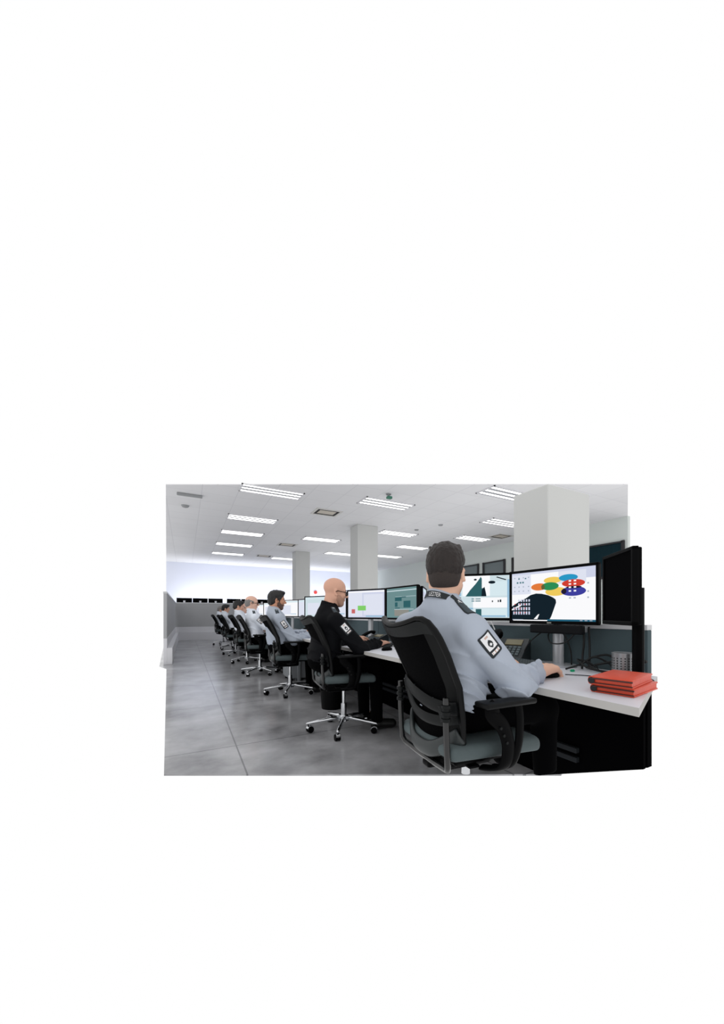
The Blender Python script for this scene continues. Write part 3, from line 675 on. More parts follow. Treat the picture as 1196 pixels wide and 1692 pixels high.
# ------------------------------------------------------------------ implicit surfaces for the people
class Field:
    def __init__(self): self.p = []
    def cap(self, a, b, ra, rb=None, k=0.02, op='add'):
        a = np.array(a, float); b = np.array(b, float); rb = ra if rb is None else rb
        d = b - a; dd = max(d @ d, 1e-9)
        def fn(x, y, z):
            px, py, pz = x - a[0], y - a[1], z - a[2]
            t = np.clip((px * d[0] + py * d[1] + pz * d[2]) / dd, 0, 1)
            return np.sqrt((px - t * d[0]) ** 2 + (py - t * d[1]) ** 2 + (pz - t * d[2]) ** 2) - (ra + t * (rb - ra))
        r = max(ra, rb)
        self.p.append((op, fn, np.minimum(a, b) - r, np.maximum(a, b) + r, k)); return self
    def ell(self, c, r, R=None, k=0.02, op='add'):
        c = np.array(c, float); r = np.array(r, float)
        Ri = np.eye(3) if R is None else np.array(R).T
        def fn(x, y, z):
            px, py, pz = x - c[0], y - c[1], z - c[2]
            q = [Ri[i][0] * px + Ri[i][1] * py + Ri[i][2] * pz for i in range(3)]
            k0 = np.sqrt(sum((q[i] / r[i]) ** 2 for i in range(3))); k1 = np.sqrt(sum((q[i] / r[i] ** 2) ** 2 for i in range(3)))
            return np.where(k1 > 1e-6, k0 * (k0 - 1) / np.maximum(k1, 1e-6), -r.min())
        m = r.max() if R is not None else r
        self.p.append((op, fn, c - m, c + m, k)); return self
    def half(self, co, no, k=0.004):
        """keep the side of the plane that no points away from"""
        co = np.array(co, float); no = np.array(no, float); no /= np.linalg.norm(no)
        def fn(x, y, z): return (x - co[0]) * no[0] + (y - co[1]) * no[1] + (z - co[2]) * no[2]
        self.p.append(('cut', fn, None, None, k)); return self
    def noise(self, fn):
        self.p.append(('noise', fn, None, None, 0)); return self
    def mesh(self, name, res, smooth=1):
        BIG = 0.08
        lo = np.min([p[2] for p in self.p if p[0] == 'add'], 0) - 3 * res; hi = np.max([p[3] for p in self.p if p[0] == 'add'], 0) + 3 * res
        n = np.ceil((hi - lo) / res).astype(int) + 1
        ax = [lo[i] + res * np.arange(n[i]) for i in range(3)]
        D = np.full(n, BIG, np.float32)
        for op, fn, a, b, k in self.p:
            if a is None: i0, i1 = np.zeros(3, int), n
            else:
                pad = max(k, 0.012) + 2 * res
                i0 = np.clip(np.floor((a - pad - lo) / res).astype(int), 0, n - 1); i1 = np.clip(np.ceil((b + pad - lo) / res).astype(int) + 1, 1, n)
                if np.any(i1 <= i0): continue
            sl = tuple(slice(i0[i], i1[i]) for i in range(3))
            x = ax[0][sl[0]][:, None, None]; y = ax[1][sl[1]][None, :, None]; z = ax[2][sl[2]][None, None, :]
            cur = D[sl]
            if op == 'noise':
                D[sl] = cur + fn(x, y, z).astype(np.float32); continue
            d = fn(x, y, z).astype(np.float32)
            if op == 'add':
                h = np.maximum(k - np.abs(cur - d), 0); D[sl] = np.minimum(cur, d) - h * h * 0.25 / k
            else:
                if op == 'sub': d = -d
                h = np.maximum(k - np.abs(cur - d), 0); D[sl] = np.maximum(cur, d) + h * h * 0.25 / k
        for i in range(3):
            s = [slice(None)] * 3
            for e in (0, -1):
                s[i] = e; D[tuple(s)] = np.maximum(D[tuple(s)], res)
        # naive surface nets
        neg = D < 0
        cnt = np.zeros(n - 1, np.int8)
        C = [(i, j, k) for i in (0, 1) for j in (0, 1) for k in (0, 1)]
        for i, j, k in C: cnt += neg[i:n[0] - 1 + i, j:n[1] - 1 + j, k:n[2] - 1 + k]
        act = np.argwhere((cnt > 0) & (cnt < 8))
        idx = np.full(n - 1, -1, np.int32); idx[tuple(act.T)] = np.arange(len(act))
        cv = np.stack([D[act[:, 0] + i, act[:, 1] + j, act[:, 2] + k] for i, j, k in C], 1)
        acc = np.zeros((len(act), 3)); num = np.zeros(len(act))
        for a in range(8):
            for b in range(a + 1, 8):
                ca, cb = np.array(C[a]), np.array(C[b])
                if np.abs(ca - cb).sum() != 1: continue
                m = (cv[:, a] < 0) != (cv[:, b] < 0)
                t = np.where(m, cv[:, a] / np.where(m, cv[:, a] - cv[:, b], 1), 0)
                acc += np.where(m[:, None], ca + t[:, None] * (cb - ca), 0); num += m
        V = lo + res * (act + acc / num[:, None])
        F = []
        for axis in range(3):
            u, v = (axis + 1) % 3, (axis + 2) % 3
            s0 = [slice(1, n[i] - 1) for i in range(3)]; s1 = list(s0)
            s0[axis] = slice(0, n[axis] - 1); s1[axis] = slice(1, n[axis])
            a, b = neg[tuple(s0)], neg[tuple(s1)]
            e = np.argwhere(a != b); sg = a[tuple(e.T)]
            e = e + np.array([0 if i == axis else 1 for i in range(3)])
            du = np.zeros(3, int); du[u] = 1; dv = np.zeros(3, int); dv[v] = 1
            q = np.stack([idx[tuple((e - du - dv).T)], idx[tuple((e - dv).T)], idx[tuple(e.T)], idx[tuple((e - du).T)]], 1)
            q[~sg] = q[~sg][:, ::-1]
            F.append(q)
        F = np.concatenate(F)
        for _ in range(smooth):
            s = np.zeros_like(V); c = np.zeros(len(V))
            for k in range(4):
                np.add.at(s, F[:, k], V[F[:, (k + 1) % 4]]); np.add.at(c, F[:, k], 1)
                np.add.at(s, F[:, (k + 1) % 4], V[F[:, k]]); np.add.at(c, F[:, (k + 1) % 4], 1)
            V = V * 0.5 + 0.5 * s / np.maximum(c, 1)[:, None]
        me = bpy.data.meshes.new(name)
        me.vertices.add(len(V)); me.vertices.foreach_set('co', V.astype(np.float32).ravel())
        me.loops.add(len(F) * 4); me.loops.foreach_set('vertex_index', F.astype(np.int32).ravel())
        me.polygons.add(len(F)); me.polygons.foreach_set('loop_start', np.arange(0, len(F) * 4, 4, dtype=np.int32))
        me.update(calc_edges=True); me.validate()
        return me

FONT = {'L': '10000 10000 10000 10000 10000 10000 11111', 'E': '11111 10000 10000 11110 10000 10000 11111', 'I': '11111 00100 00100 00100 00100 00100 11111',
        'T': '11111 00100 00100 00100 00100 00100 00100', 'R': '11110 10001 10001 11110 10100 10010 10001'}
def text_pix(s):
    rows = [''] * 7
    for ch in s:
        g = FONT[ch].split()
        for r in range(7): rows[r] += g[r] + '0'
    return rows
def decal(parent, name, bvh, c, U, N, su, sv, img, keys, nu, nv, off=0.0025, reach=0.12):
    """cloth badge: a raster of little quads laid on the cloth below it"""
    c = Vector(c); N = Vector(N).normalized(); U = Vector(U); U = (U - N * U.dot(N)).normalized(); V = N.cross(U)
    bm = bmesh.new(); g = {}
    for i in range(nu + 1):
        for j in range(nv + 1):
            p = c + U * (i / nu - .5) * su + V * (j / nv - .5) * sv
            h = bvh.ray_cast(p + N * reach, -N, 2 * reach)
            if h[0] is None: continue
            g[i, j] = bm.verts.new(h[0] + N * off)
    for i in range(nu):
        for j in range(nv):
            k = img((i + .5) / nu, (j + .5) / nv)
            q = [(i, j), (i + 1, j), (i + 1, j + 1), (i, j + 1)]
            if k is None or any(x not in g for x in q): continue
            f = bm.faces.new([g[x] for x in q]); f.material_index = keys.index(k)
    ext = bmesh.ops.extrude_face_region(bm, geom=bm.faces[:])
    for v in [e for e in ext['geom'] if isinstance(e, bmesh.types.BMVert)]: v.co -= N * (off + 0.001)
    return finish(name, bm, [M[k] for k in keys], parent)
def img_patch(u, v):
    if (u < .05 or u > .95) and (v < .04 or v > .96): return None
    if .14 < u < .86 and .30 < v < .93:
        if ((u - .5) / .17) ** 2 + ((v - .53) / .17) ** 2 < 1 and not ((u - .5) / .07) ** 2 + ((v - .50) / .07) ** 2 < 1: return 'patch_black'
        if .36 < u < .64 and .78 < v < .87: return 'patch_tan'
        return 'patch_white'
    if .20 < u < .80 and .08 < v < .21: return 'patch_tan' if int(u * 14) % 3 == 0 else 'patch_white'
    return 'patch_black'

def rotm(yaw, pitch, roll=0): return Matrix.Rotation(yaw, 3, 'Z') @ Matrix.Rotation(pitch, 3, 'Y') @ Matrix.Rotation(roll, 3, 'X')
def hand(F, w, fwd, up, side, curl, spread=1.0, k=0.007, sz=1.0):
    """w wrist, fwd towards the fingertips, up the back of the hand, side +1 right hand / -1 left hand (thumb inward)"""
    w = Vector(w); f = Vector(fwd).normalized(); u = Vector(up); u = (u - f * u.dot(f)).normalized(); l = u.cross(f) * side
    def c(a, b, ra, rb, kk=k): F.cap(tuple(w + (a - w) * sz), tuple(w + (b - w) * sz), ra * sz, rb * sz, kk)
    lat = [.031, .0105, -.0105, -.030]; ln = [(.043, .025, .021), (.047, .029, .022), (.044, .026, .021), (.034, .020, .019)]; kn = [.088, .092, .088, .080]
    for i in range(4):
        kp = w + f * kn[i] + l * lat[i] + u * (.006 if i in (1, 2) else .002)
        c(w + l * lat[i] * .55 + f * .005, kp, .017, .0135, .014)
        a = 0; p = kp; d = (f + l * lat[i] * 4.5 * (spread - 0.6)).normalized()
        for j in range(3):
            a += curl[j]
            q = p + (d * math.cos(a) - u * math.sin(a)) * ln[i][j]
            c(p, q, [.0100, .0090, .0083][j], [.0092, .0084, .0072][j]); p = q
    t0 = w + f * .022 + l * .026 - u * .006; t1 = t0 + (f * .75 + l * .62 - u * .25).normalized() * .042
    t2 = t1 + (f * .92 + l * .25 - u * .30).normalized() * .033; t3 = t2 + (f * .98 - l * .02 - u * .25).normalized() * .026
    c(t0, t1, .0165, .0125, .014); c(t1, t2, .0115, .0102); c(t2, t3, .0100, .0080)
    c(w - f * .03, w + f * .02, .026, .024, .02)
HEADP = {}
def head_prims(F, Hc, R, nose=1.0, jaw=1.0):
    Hc = Vector(Hc); T = lambda x, y, z: tuple(Hc + R @ Vector((x, y, z))); Rm = np.array(R)
    F.ell(T(-.012, 0, .047), (.099, .077, .083), Rm, .02)
    F.ell(T(.022, 0, -.025), (.070, .064, .080), Rm, .03)
    F.cap(T(.058, -.014, -.094), T(.058, .014, -.094), .021, None, .03)
    for s in (-1, 1):
        F.cap(T(-.005, s * .054, -.048), T(.050, s * .022, -.092), .019, .018, .03)
        F.cap(T(.080, s * .012, .026), T(.066, s * .046, .024), .012, .011, .02)
        F.ell(T(.062, s * .040, -.018), (.022, .022, .018), Rm, .02)
        F.cap(T(.101 , s * .012, -.027), T(.094, s * .013, -.027), .0085, None, .008)
    F.ell(T(.095, .031, .004), (.014, .017, .012), Rm, .012, 'sub'); F.ell(T(.095, -.031, .004), (.014, .017, .012), Rm, .012, 'sub')
    for s in (-1, 1): F.ell(T(.0755, s * .031, .003), (.0125, .0135, .0115), Rm, .004)
    F.cap(T(.086, 0, .018), T(.114 * nose, 0, -.020), .0085, .0115, .012)
    F.ell(T(.087, 0, -.051), (.011, .022, .0065), Rm, .007); F.ell(T(.084, 0, -.063), (.011, .019, .007), Rm, .007)
    for s in (-1, 1):
        Re = np.array(R @ Matrix.Rotation(s * .45, 3, 'Z') @ Matrix.Rotation(-.2, 3, 'Y'))
        F.ell(T(-.012, s * .080, -.002), (.020, .0075, .033), Re, .008)
        F.ell(T(-.004, s * .0855, -.002), (.010, .005, .018), Re, .006, 'sub')

def person(i, label, skin, top, sleeve='long', lean=0.0, head=(-.10, 0, 1.245), yaw=0, pitch=.12, rh=(.44, -.13, .775), lh=(.42, .14, .775),
           re=(.12, -.235, .765), le=(.12, .235, .765), hair=None, hairmat='hair', res=.006, beard=None, glasses=False, collar=True, patch=True, band=False, epau=True, rcurl=(.30, .35, .25), mouse=True, legs=True, dsh=None, fold=1.0, hs=1.0, arm=1.0, zend=.12):
    root = thing('person', label, 'person', (1.13, YS[i], 0), 0)
    L = lambda x, y, z: (x + lean * max(0, z - .6) / .6, y, z)
    Hc = Vector(head); R = rotm(yaw, pitch)
    sh = {s: tuple(Vector(L(-.095, s * .183, .985)) + Vector((dsh or {}).get(s, (0, 0, 0)))) for s in (-1, 1)}
    el = {-1: re, 1: le}; ha = {-1: rh, 1: lh}
    # --- body, one surface
    B = Field()
    head_prims(B, Hc, R)
    nb = L(-.115, 0, 1.06)
    B.cap(tuple(Hc + R @ Vector((-.030, 0, -.045))), nb, .056, .060, .03)
    B.cap(nb, L(-.09, 0, .90), .07, .10, .04); B.ell(L(-.09, 0, .88), (.10, .15, .16), None, .04); B.ell((-.08, 0, .70), (.10, .14, .14), None, .04); B.ell((-.065, 0, .63), (.10, .14, .075), None, .03)
    HP = {}
    for s in (-1, 1):
        B.cap(L(-.10, s * .06, 1.03), sh[s], .045, .048, .03)
        B.cap(sh[s], el[s], .048, .040, .02)
        e, w = Vector(el[s]), Vector(ha[s]); f = (w - e).normalized()
        wr = w - f * .07
        B.cap(el[s], tuple(wr - f * .1), .041, .037, .02); B.cap(tuple(wr - f * .1), tuple(wr), .036, .026, .02)
        HP[s] = (wr, f)
        ff = Vector((f.x, f.y, f.z * .3 - .05))
        hand(B, tuple(wr), ff, (0, 0, 1), -s, rcurl if s < 0 else (.25, .40, .30), sz=hs)
        if legs:
            B.cap((-.06, s * .09, .61), (.36, s * .14, .585), .068, .050, .03); B.cap((.36, s * .14, .585), (.37, s * .14, zend + (.06 if zend > .2 else 0)), .048, .034, .03)
            if zend < .2: B.cap((.37, s * .14, .07), (.52, s * .16, .045), .035, .028, .02)
    mats = [M[skin]]
    body = mesh_obj('body', B.mesh('body', res), mats, root, True)
    # --- top
    Sf = Field()
    Sf.ell((-.08, 0, .68), (.128, .172, .15), None, .05); Sf.ell(L(-.082, 0, .80), (.122, .172, .16), None, .06); Sf.ell(L(-.098, 0, .93), (.126, .182, .155), None, .05)
    Sf.cap(L(-.115, 0, 1.075), L(-.10, 0, 1.0), .075, .11, .05)
    for s in (-1, 1):
        Sf.cap(L(-.112, s * .055, 1.058), sh[s], .052, .060, .05)
        e = Vector(el[s]); wr, f = HP[s]
        if sleeve == 'long':
            Sf.cap(sh[s], el[s], .066 * arm, .060 * arm, .018); Sf.cap(el[s], tuple(wr - f * .06), .060 * arm, .043, .03)
            Sf.cap(tuple(wr - f * .085), tuple(wr - f * .030), .0405, .037, .008)
            d = (Vector(sh[s]) - e).normalized(); n2 = f.cross(d).normalized()
            for t, rr in ((.05, .016), (.10, .015), (.15, .012), (.20, .010)):   # creases round the elbow
                p = e + d * t; B1 = p + (f - d * f.dot(d)).normalized() * .045
                Sf.cap(tuple(B1 - n2 * .04), tuple(p + n2 * .05 + d * .03), rr, rr * .5, .02)
                p = e + f * t; B1 = p + (d - f * d.dot(f)).normalized() * .042
                Sf.cap(tuple(B1 + n2 * .04), tuple(p - n2 * .045 + f * .03), rr, rr * .5, .02)
        else:
            m = Vector(sh[s]).lerp(e, .72); d = (e - Vector(sh[s])).normalized()
            Sf.cap(sh[s], tuple(m), .062, .064, .03); 
    n0 = Hc + R @ Vector((-.030, 0, -.045)); n1 = Vector(nb); cq = n1.lerp(n0, (1.09 - n1.z) / (n0.z - n1.z))
    Sf.cap(nb, tuple(cq), .078, .064, .04)
    ph = i * 1.7
    def folds(x, y, z):
        w = np.sin(9 * z + 4 * x + ph) * 1.4 + np.sin(7 * y - 5 * z + ph)
        lowz = np.clip((0.95 - z) / .22, 0.06, 1)
        a = 1 - np.abs(np.sin(30 * z + 17 * x - 7 * np.abs(y) + 1.5 * w)); b = 1 - np.abs(np.sin(24 * y + 19 * x + 13 * z + 1.8 * w + 1))
        return -fold * lowz * (0.013 * a ** 3 + 0.008 * b ** 3)
    Sf.noise(folds)
    Sf.half((0, 0, .632), (0, 0, -1))
    top_o = mesh_obj('jacket' if top == 'jacket' else 'shirt', Sf.mesh('shirt', res), M[top], root, True)
    me = top_o.data
    bvh = BVHTree.FromPolygons([v.co.copy() for v in me.vertices], [tuple(p.vertices) for p in me.polygons])
    # collar
    n0 = Hc + R @ Vector((-.030, 0, -.045)); n1 = Vector(nb); cc = n1.lerp(n0, (1.103 - n1.z) / (n0.z - n1.z))
    cz = .045 if top == 'jacket' else .034
    def col(a, b):
        r = .077 - .014 * b + .004 * math.cos(a); return (cc.x + r * 1.04 * math.cos(a), cc.y + r * math.sin(a), cc.z - .026 * math.cos(a) - .012 + cz * b)
    bm = bmesh.new(); grid_slab(bm, col, 36, 4, .006, .35, 2 * math.pi - .35, 0, 1)
    if top == 'jacket':
        for s in (-1, 1): grid_slab(bm, lambda a, b: Vector(col(a, 1 - b)) + Vector((.02 * b, 0, .03 * (1 - b) - .01)) * .6, 6, 4, .006, s * .35, s * 1.2, 0, 1)
    finish('collar', bm, M[top], top_o, 50)
    if band:
        rows = text_pix('LEITER'); nw = len(rows[0]); keys = ['patch_black', 'patch_white']
        bm = bmesh.new(); na, nb_ = 300, 11
        a0, a1 = math.pi * .62, math.pi * 1.62
        vv = [[bm.verts.new(Vector(col(a0 + (a1 - a0) * q / na, -.05 + .8 * r / nb_)) + Vector((math.cos(a0 + (a1 - a0) * q / na), math.sin(a0 + (a1 - a0) * q / na), .1)) * .0065) for r in range(nb_ + 1)] for q in range(na + 1)]
        for q in range(na):
            for r in range(nb_):
                f = bm.faces.new((vv[q][r], vv[q + 1][r], vv[q + 1][r + 1], vv[q][r + 1]))
                tr = nb_ - 1 - r - 2; tc = q - 122
                on = 0 <= tr < 7 and 0 <= tc < nw * 2 and rows[tr][tc // 2] == '1'
                f.material_index = 1 if on else 0
        finish('lanyard_band', bm, [M[k] for k in keys], top_o)
        img = lambda u, v: 'patch_white' if (.45 < u < .62 and .2 < v < .8) else 'patch_black'
        decal(top_o, 'lanyard_clip', bvh, (cc.x + .01, cc.y - .098, cc.z - .012), (.5, -.75, -.45), (-.25, -.55, 1), .075, .017, img, keys, 16, 4, .004)
    # epaulettes, sleeve badges
    if epau:
        for s in (-1, 1):
            c = Vector(L(-.105, s * .140, 1.05))
            img = lambda u, v: ('patch_white' if (.80 < u < .88 and .3 < v < .7) else ('patch_black' if (v < .14 or v > .86 or u < .08) else 'epaulette'))
            U = Vector((0.02, -s, .22)) if s < 0 else Vector((0.02, -s, .22))
            decal(top_o, 'epaulette', bvh, c, (Vector((0.02, -s, .25))), (0, s * .28, 1), .100, .040, img, ['patch_black', 'epaulette', 'patch_white'], 16, 8, .004)
    if patch:
        for s in (-1, 1):
            a, b = Vector(sh[s]), Vector(el[s]); d = (b - a).normalized()
            N = Vector((-.30 if band else .0, s, .12)); N = (N - d * N.dot(d)).normalized()
            c = a.lerp(b, .22 if band else .30)
            U = (-d).cross(N) * -1
            decal(top_o, 'sleeve_badge', bvh, c + N * .03, N.cross(d), N, .064, .102, img_patch, ['patch_black', 'patch_white', 'patch_tan'], 22, 34, .003)
    # --- trousers, belt, shoes
    P = Field(); P.ell((-.07, 0, .635), (.142, .182, .108), None, .04)
    for s in (-1, 1):
        P.cap((-.06, s * .09, .612), (.36, s * .14, .592), .085, .066, .03); P.cap((.36, s * .14, .592), (.375, s * .14, zend - .03), .064, .052, .03)
    P.half((0, 0, .68), (0, 0, 1))
    if zend > .2: P.half((.37, 0, .225), (.10, -.36, -1))
    mesh_obj('trousers', P.mesh('trousers', max(res, .008)), M['trousers'], root, True)
    for s in (-1, 1) if zend < .2 else ():
        Sh = Field(); Sh.cap((.36, s * .14, .055), (.52, s * .165, .042), .045, .040, .02); Sh.cap((.37, s * .14, .05), (.37, s * .14, .10), .042, .038, .02); Sh.half((0, 0, .004), (0, 0, -1))
        mesh_obj('shoe', Sh.mesh('shoe', max(res, .007)), M['shoe'], root, True)
    # --- hair
    T = lambda x, y, z: tuple(Hc + R @ Vector((x, y, z))); Rm = np.array(R)
    TN = lambda x, y, z: tuple(R @ Vector((x, y, z)))
    def hnoise(amp, fr):
        return lambda x, y, z: amp * (np.sin(fr * x + 1.3 * np.sin(fr * .7 * y + 2)) + np.sin(fr * 1.1 * y + 1.5 * np.sin(fr * .6 * z + 1)) + .6 * np.sin(fr * 1.7 * z + fr * x)) / 2
    if hair in ('crop', 'dark', 'thick'):
        if hair == 'crop':                                   # faded sides and nape
            Fd = Field(); Fd.ell(T(-.014, 0, .040), (.101, .0795, .088), Rm, .02); Fd.ell(T(-.045, 0, -.025), (.066, .066, .060), Rm, .03)
            Fd.half(T(0, 0, -.046), TN(.25, 0, -1)); Fd.half(T(.042, 0, .0), TN(1, 0, -.25))
            for s in (-1, 1): Fd.ell(T(-.004, s * .082, -.006), (.026, .03, .040), Rm, .006, 'sub')
            mesh_obj('hair_fade', Fd.mesh('hair', min(res, .005)), M['hair_fade'], root, True)
        Hf = Field()
        if hair == 'crop':
            Hf.ell(T(-.014, 0, .062), (.104, .085, .082), Rm, .02); Hf.ell(T(-.050, 0, .020), (.068, .074, .062), Rm, .03); Hf.ell(T(.03, -.01, .112), (.062, .062, .036), Rm, .02)
            for q in range(46):
                a = random.uniform(0, 6.28); rr = random.uniform(0, .072); x, y = rr * math.cos(a) + .005, rr * math.sin(a) * .95
                z0 = .062 + .080 * math.sqrt(max(0, 1 - (x / .12) ** 2 - (y / .1) ** 2))
                Hf.cap(T(x, y, z0 - .012), T(x + .014 + random.uniform(-.01, .014), y * 1.10 + random.uniform(-.012, .012), z0 + random.uniform(.001, .008)), .012, .006, .010)
            Hf.half(T(0, 0, -.018), TN(.35, 0, -1), .02)
            Hf.half(T(.075, 0, .06), TN(1, 0, -.5), .01)
            for s in (-1, 1):
                Hf.ell(T(0, s * .090, -.004), (.034, .03, .048), Rm, .012, 'sub')
            Hf.noise(hnoise(.0022, 230))
        else:
            Hf.ell(T(-.014, 0, .052), (.104, .084, .089), Rm, .02); Hf.ell(T(-.045, 0, -.012), (.068, .070, .066), Rm, .03); Hf.ell(T(.045, 0, .105), (.055, .062, .030), Rm, .02)
            for s in (-1, 1):
                Hf.cap(T(.030, s * .074, .035), T(.024, s * .074, -.022), .010, .006, .01)
            Hf.half(T(0, 0, -.058), TN(.5, 0, -1), .01)
            Hf.ell(T(.112, 0, .005), (.078, .09, .070), Rm, .01, 'sub'); Hf.ell(T(.105, 0, -.05), (.10, .09, .08), Rm, .01, 'sub')
            for s in (-1, 1): Hf.ell(T(-.008, s * .088, -.010), (.024, .022, .036), Rm, .008, 'sub')
            Hf.noise(hnoise(.003, 150))
        mesh_obj('hair', Hf.mesh('hair', min(res, .0045)), M[hairmat], root, True)
    elif hair == 'ring':
        Hf = Field(); Hf.ell(T(-.016, 0, .030), (.099, .081, .080), Rm, .02); Hf.ell(T(-.045, 0, -.02), (.064, .066, .058), Rm, .03)
        Hf.half(T(0, 0, .052), TN(.35, 0, 1), .01); Hf.half(T(0, 0, -.055), TN(.5, 0, -1), .01); Hf.half(T(.028, 0, 0), TN(1, 0, 0), .006)
        for s in (-1, 1): Hf.ell(T(-.006, s * .088, -.008), (.024, .022, .036), Rm, .008, 'sub')
        Hf.noise(hnoise(.002, 200)); mesh_obj('hair', Hf.mesh('hair', .005), M[hairmat], root, True)
    if hair != 'none':
        pass
    # eyebrows and eyes
    bm = bmesh.new()
    for s in (-1, 1): sweep(bm, catmull([T(.0925, s * .014, .026), T(.090, s * .030, .031), T(.076, s * .050, .026)], 4), .0042, 8, r2=.003)
    finish('eyebrows', bm, M[hairmat if hairmat != 'hair_grey' else 'hair_fade'], root, True)
    bm = bmesh.new()
    for s in (-1, 1):
        sphere(bm, T(.0790, s * .031, .003), (.0102, .0112, .0062), 0, 14, 8, R.to_4x4()); sphere(bm, T(.0872, s * .031, .003), (.0024, .0046, .0046), 1, 10, 6, R.to_4x4())
    finish('eyes', bm, [M['eye_white'], M['eye_dark']], root, True)
    bm = bmesh.new(); sphere(bm, T(.0905, 0, -.0515), (.0085, .0185, .0042), 0, 12, 8, R.to_4x4()); sphere(bm, T(.088, 0, -.0615), (.0085, .016, .0046), 0, 12, 8, R.to_4x4()); finish('lips', bm, M['lips'], root, True)
    if beard:
        Bd = Field(); Bd.ell(T(.022, 0, -.025), (.0715, .0655, .0815), Rm, .03); Bd.cap(T(.058, -.014, -.094), T(.058, .014, -.094), .0235, None, .03)
        for s in (-1, 1): Bd.cap(T(-.005, s * .054, -.048), T(.050, s * .022, -.092), .0212, .0202, .03)
        Bd.half(T(.085, 0, -.034), TN(.35, 0, 1), .004); Bd.half(T(.0, 0, -.02), TN(-1, 0, .1), .004)
        Bd.ell(T(.10, 0, -.0565), (.03, .021, .0095), Rm, .004, 'sub')
        mesh_obj('beard', Bd.mesh('beard', min(res, .004)), M[beard], root, True)
    if glasses:
        g = bpy.data.objects.new('glasses', None); link(g, root)
        bm = bmesh.new()
        for s in (-1, 1):
            c = [(.099, s * (.032 + .024 * math.copysign(abs(math.cos(a)) ** .6, math.cos(a))), .002 + .017 * math.copysign(abs(math.sin(a)) ** .6, math.sin(a))) for a in [2 * math.pi * q / 24 for q in range(24)]]
            sweep(bm, [T(*p) for p in c], .0030, 8, True)
            sweep(bm, [T(.099, s * .056, .010), T(.070, s * .072, .010), T(.0, s * .086, .012), T(-.018, s * .087, .002)], .0030, 6)
        sweep(bm, catmull([T(.099, -.009, .008), T(.103, 0, .011), T(.099, .009, .008)], 4), .0018, 6)
        finish('glasses_frame', bm, M['black'], g, True)
        for s in (-1, 1):
            bm = bmesh.new(); pts = [(.0985, s * .032 + .0215 * math.copysign(abs(math.cos(a)) ** .6, math.cos(a)), .002 + .0155 * math.copysign(abs(math.sin(a)) ** .6, math.sin(a))) for a in [2 * math.pi * q / 24 for q in range(24)]]
            a = [bm.verts.new(T(*p)) for p in pts]; b = [bm.verts.new(T(p[0] + .0015, p[1], p[2])) for p in pts]
            bm.faces.new(a); bm.faces.new(b)
            for q in range(24): bm.faces.new((a[q], a[(q + 1) % 24], b[(q + 1) % 24], b[q]))
            finish('lens', bm, M['lens'], g)
    return root, HP

men = []
m1, hp1 = person(0, 'man seen from behind in a blue-grey shirt, hand on a mouse, nearest to the camera', 'skin', 'shirt', head=(-.115, 0, 1.215), yaw=.78, pitch=.06,
             rh=(.392, -.128, .782), re=(.082, -.220, .740), lh=(.40, .20, .785), le=(.02, .27, .775), lean=-.03, dsh={-1: (-.005, .006, -.012), 1: (-.075, .012, -.008)}, fold=1.4, hs=1.30, arm=1.06, zend=.30, hair='crop', res=.0045, band=True, beard='stubble', rcurl=(.45, .45, .30))
m2, hp2 = person(1, 'bald man with dark-rimmed glasses in a black jacket typing at the second desk', 'skin2', 'jacket', head=(.03, 0, 1.232), lean=.10, yaw=-.10, pitch=.13,
             rh=(.50, -.03, .780), re=(.18, -.24, .735), lh=(.47, .42, .80), le=(.16, .29, .78), hair='none', hairmat='hair', res=.0045, beard='stubble', glasses=True, epau=True, rcurl=(.12, .3, .25))
m3, hp3 = person(2, 'dark-haired stubbled man in a blue-grey shirt at the third desk', 'skin4', 'shirt', head=(-.10, 0, 1.215), lean=-.03, yaw=-.10, pitch=.06,
             rh=(.43, -.08, .80), re=(.06, -.235, .715), lh=(.42, .16, .80), hair='dark', hairmat='hair_black', res=.0055, beard='beard')
m4, hp4 = person(3, 'older balding man in a short-sleeved pale shirt at the fourth desk', 'skin3', 'shirt_pale', sleeve='short', head=(-.14, 0, 1.225), lean=-.03, yaw=-.12, pitch=.08,
             hair='ring', hairmat='hair_grey', res=.0065, glasses=True)
m5, _ = person(4, 'dark-haired man in a white shirt just left of the older balding man', 'skin2', 'shirt_pale', sleeve='short', head=(-.14, 0, 1.20), lean=-.03, yaw=-.1, pitch=.14, hair='dark', hairmat='hair_black', res=.009, patch=False, epau=False)
m6, _ = person(5, 'fair man leaning towards his desk, half hidden behind the older balding man', 'skin3', 'shirt_pale', head=(.20, 0, 1.19), lean=.30, yaw=-.1, pitch=.2, hair='ring', hairmat='hair_grey', res=.009, patch=False, epau=False, re=(.25, -.25, .78), le=(.25, .25, .78), rh=(.50, -.12, .78), lh=(.50, .14, .78))
m7, _ = person(6, 'dark-haired man almost hidden behind the man in the white shirt', 'skin2', 'shirt_pale', head=(-.08, 0, 1.20), yaw=-.1, pitch=.1, hair='dark', hairmat='hair_black', res=.010, patch=False, epau=False)
m8, _ = person(7, 'grey-haired man in a white shirt at the farthest desk', 'skin2', 'shirt_pale', head=(-.08, 0, 1.18), yaw=-.1, pitch=.15, hair='dark', hairmat='hair_grey', res=.010, patch=False, epau=False)
men = [m1, m2, m3, m4, m5, m6, m7, m8]

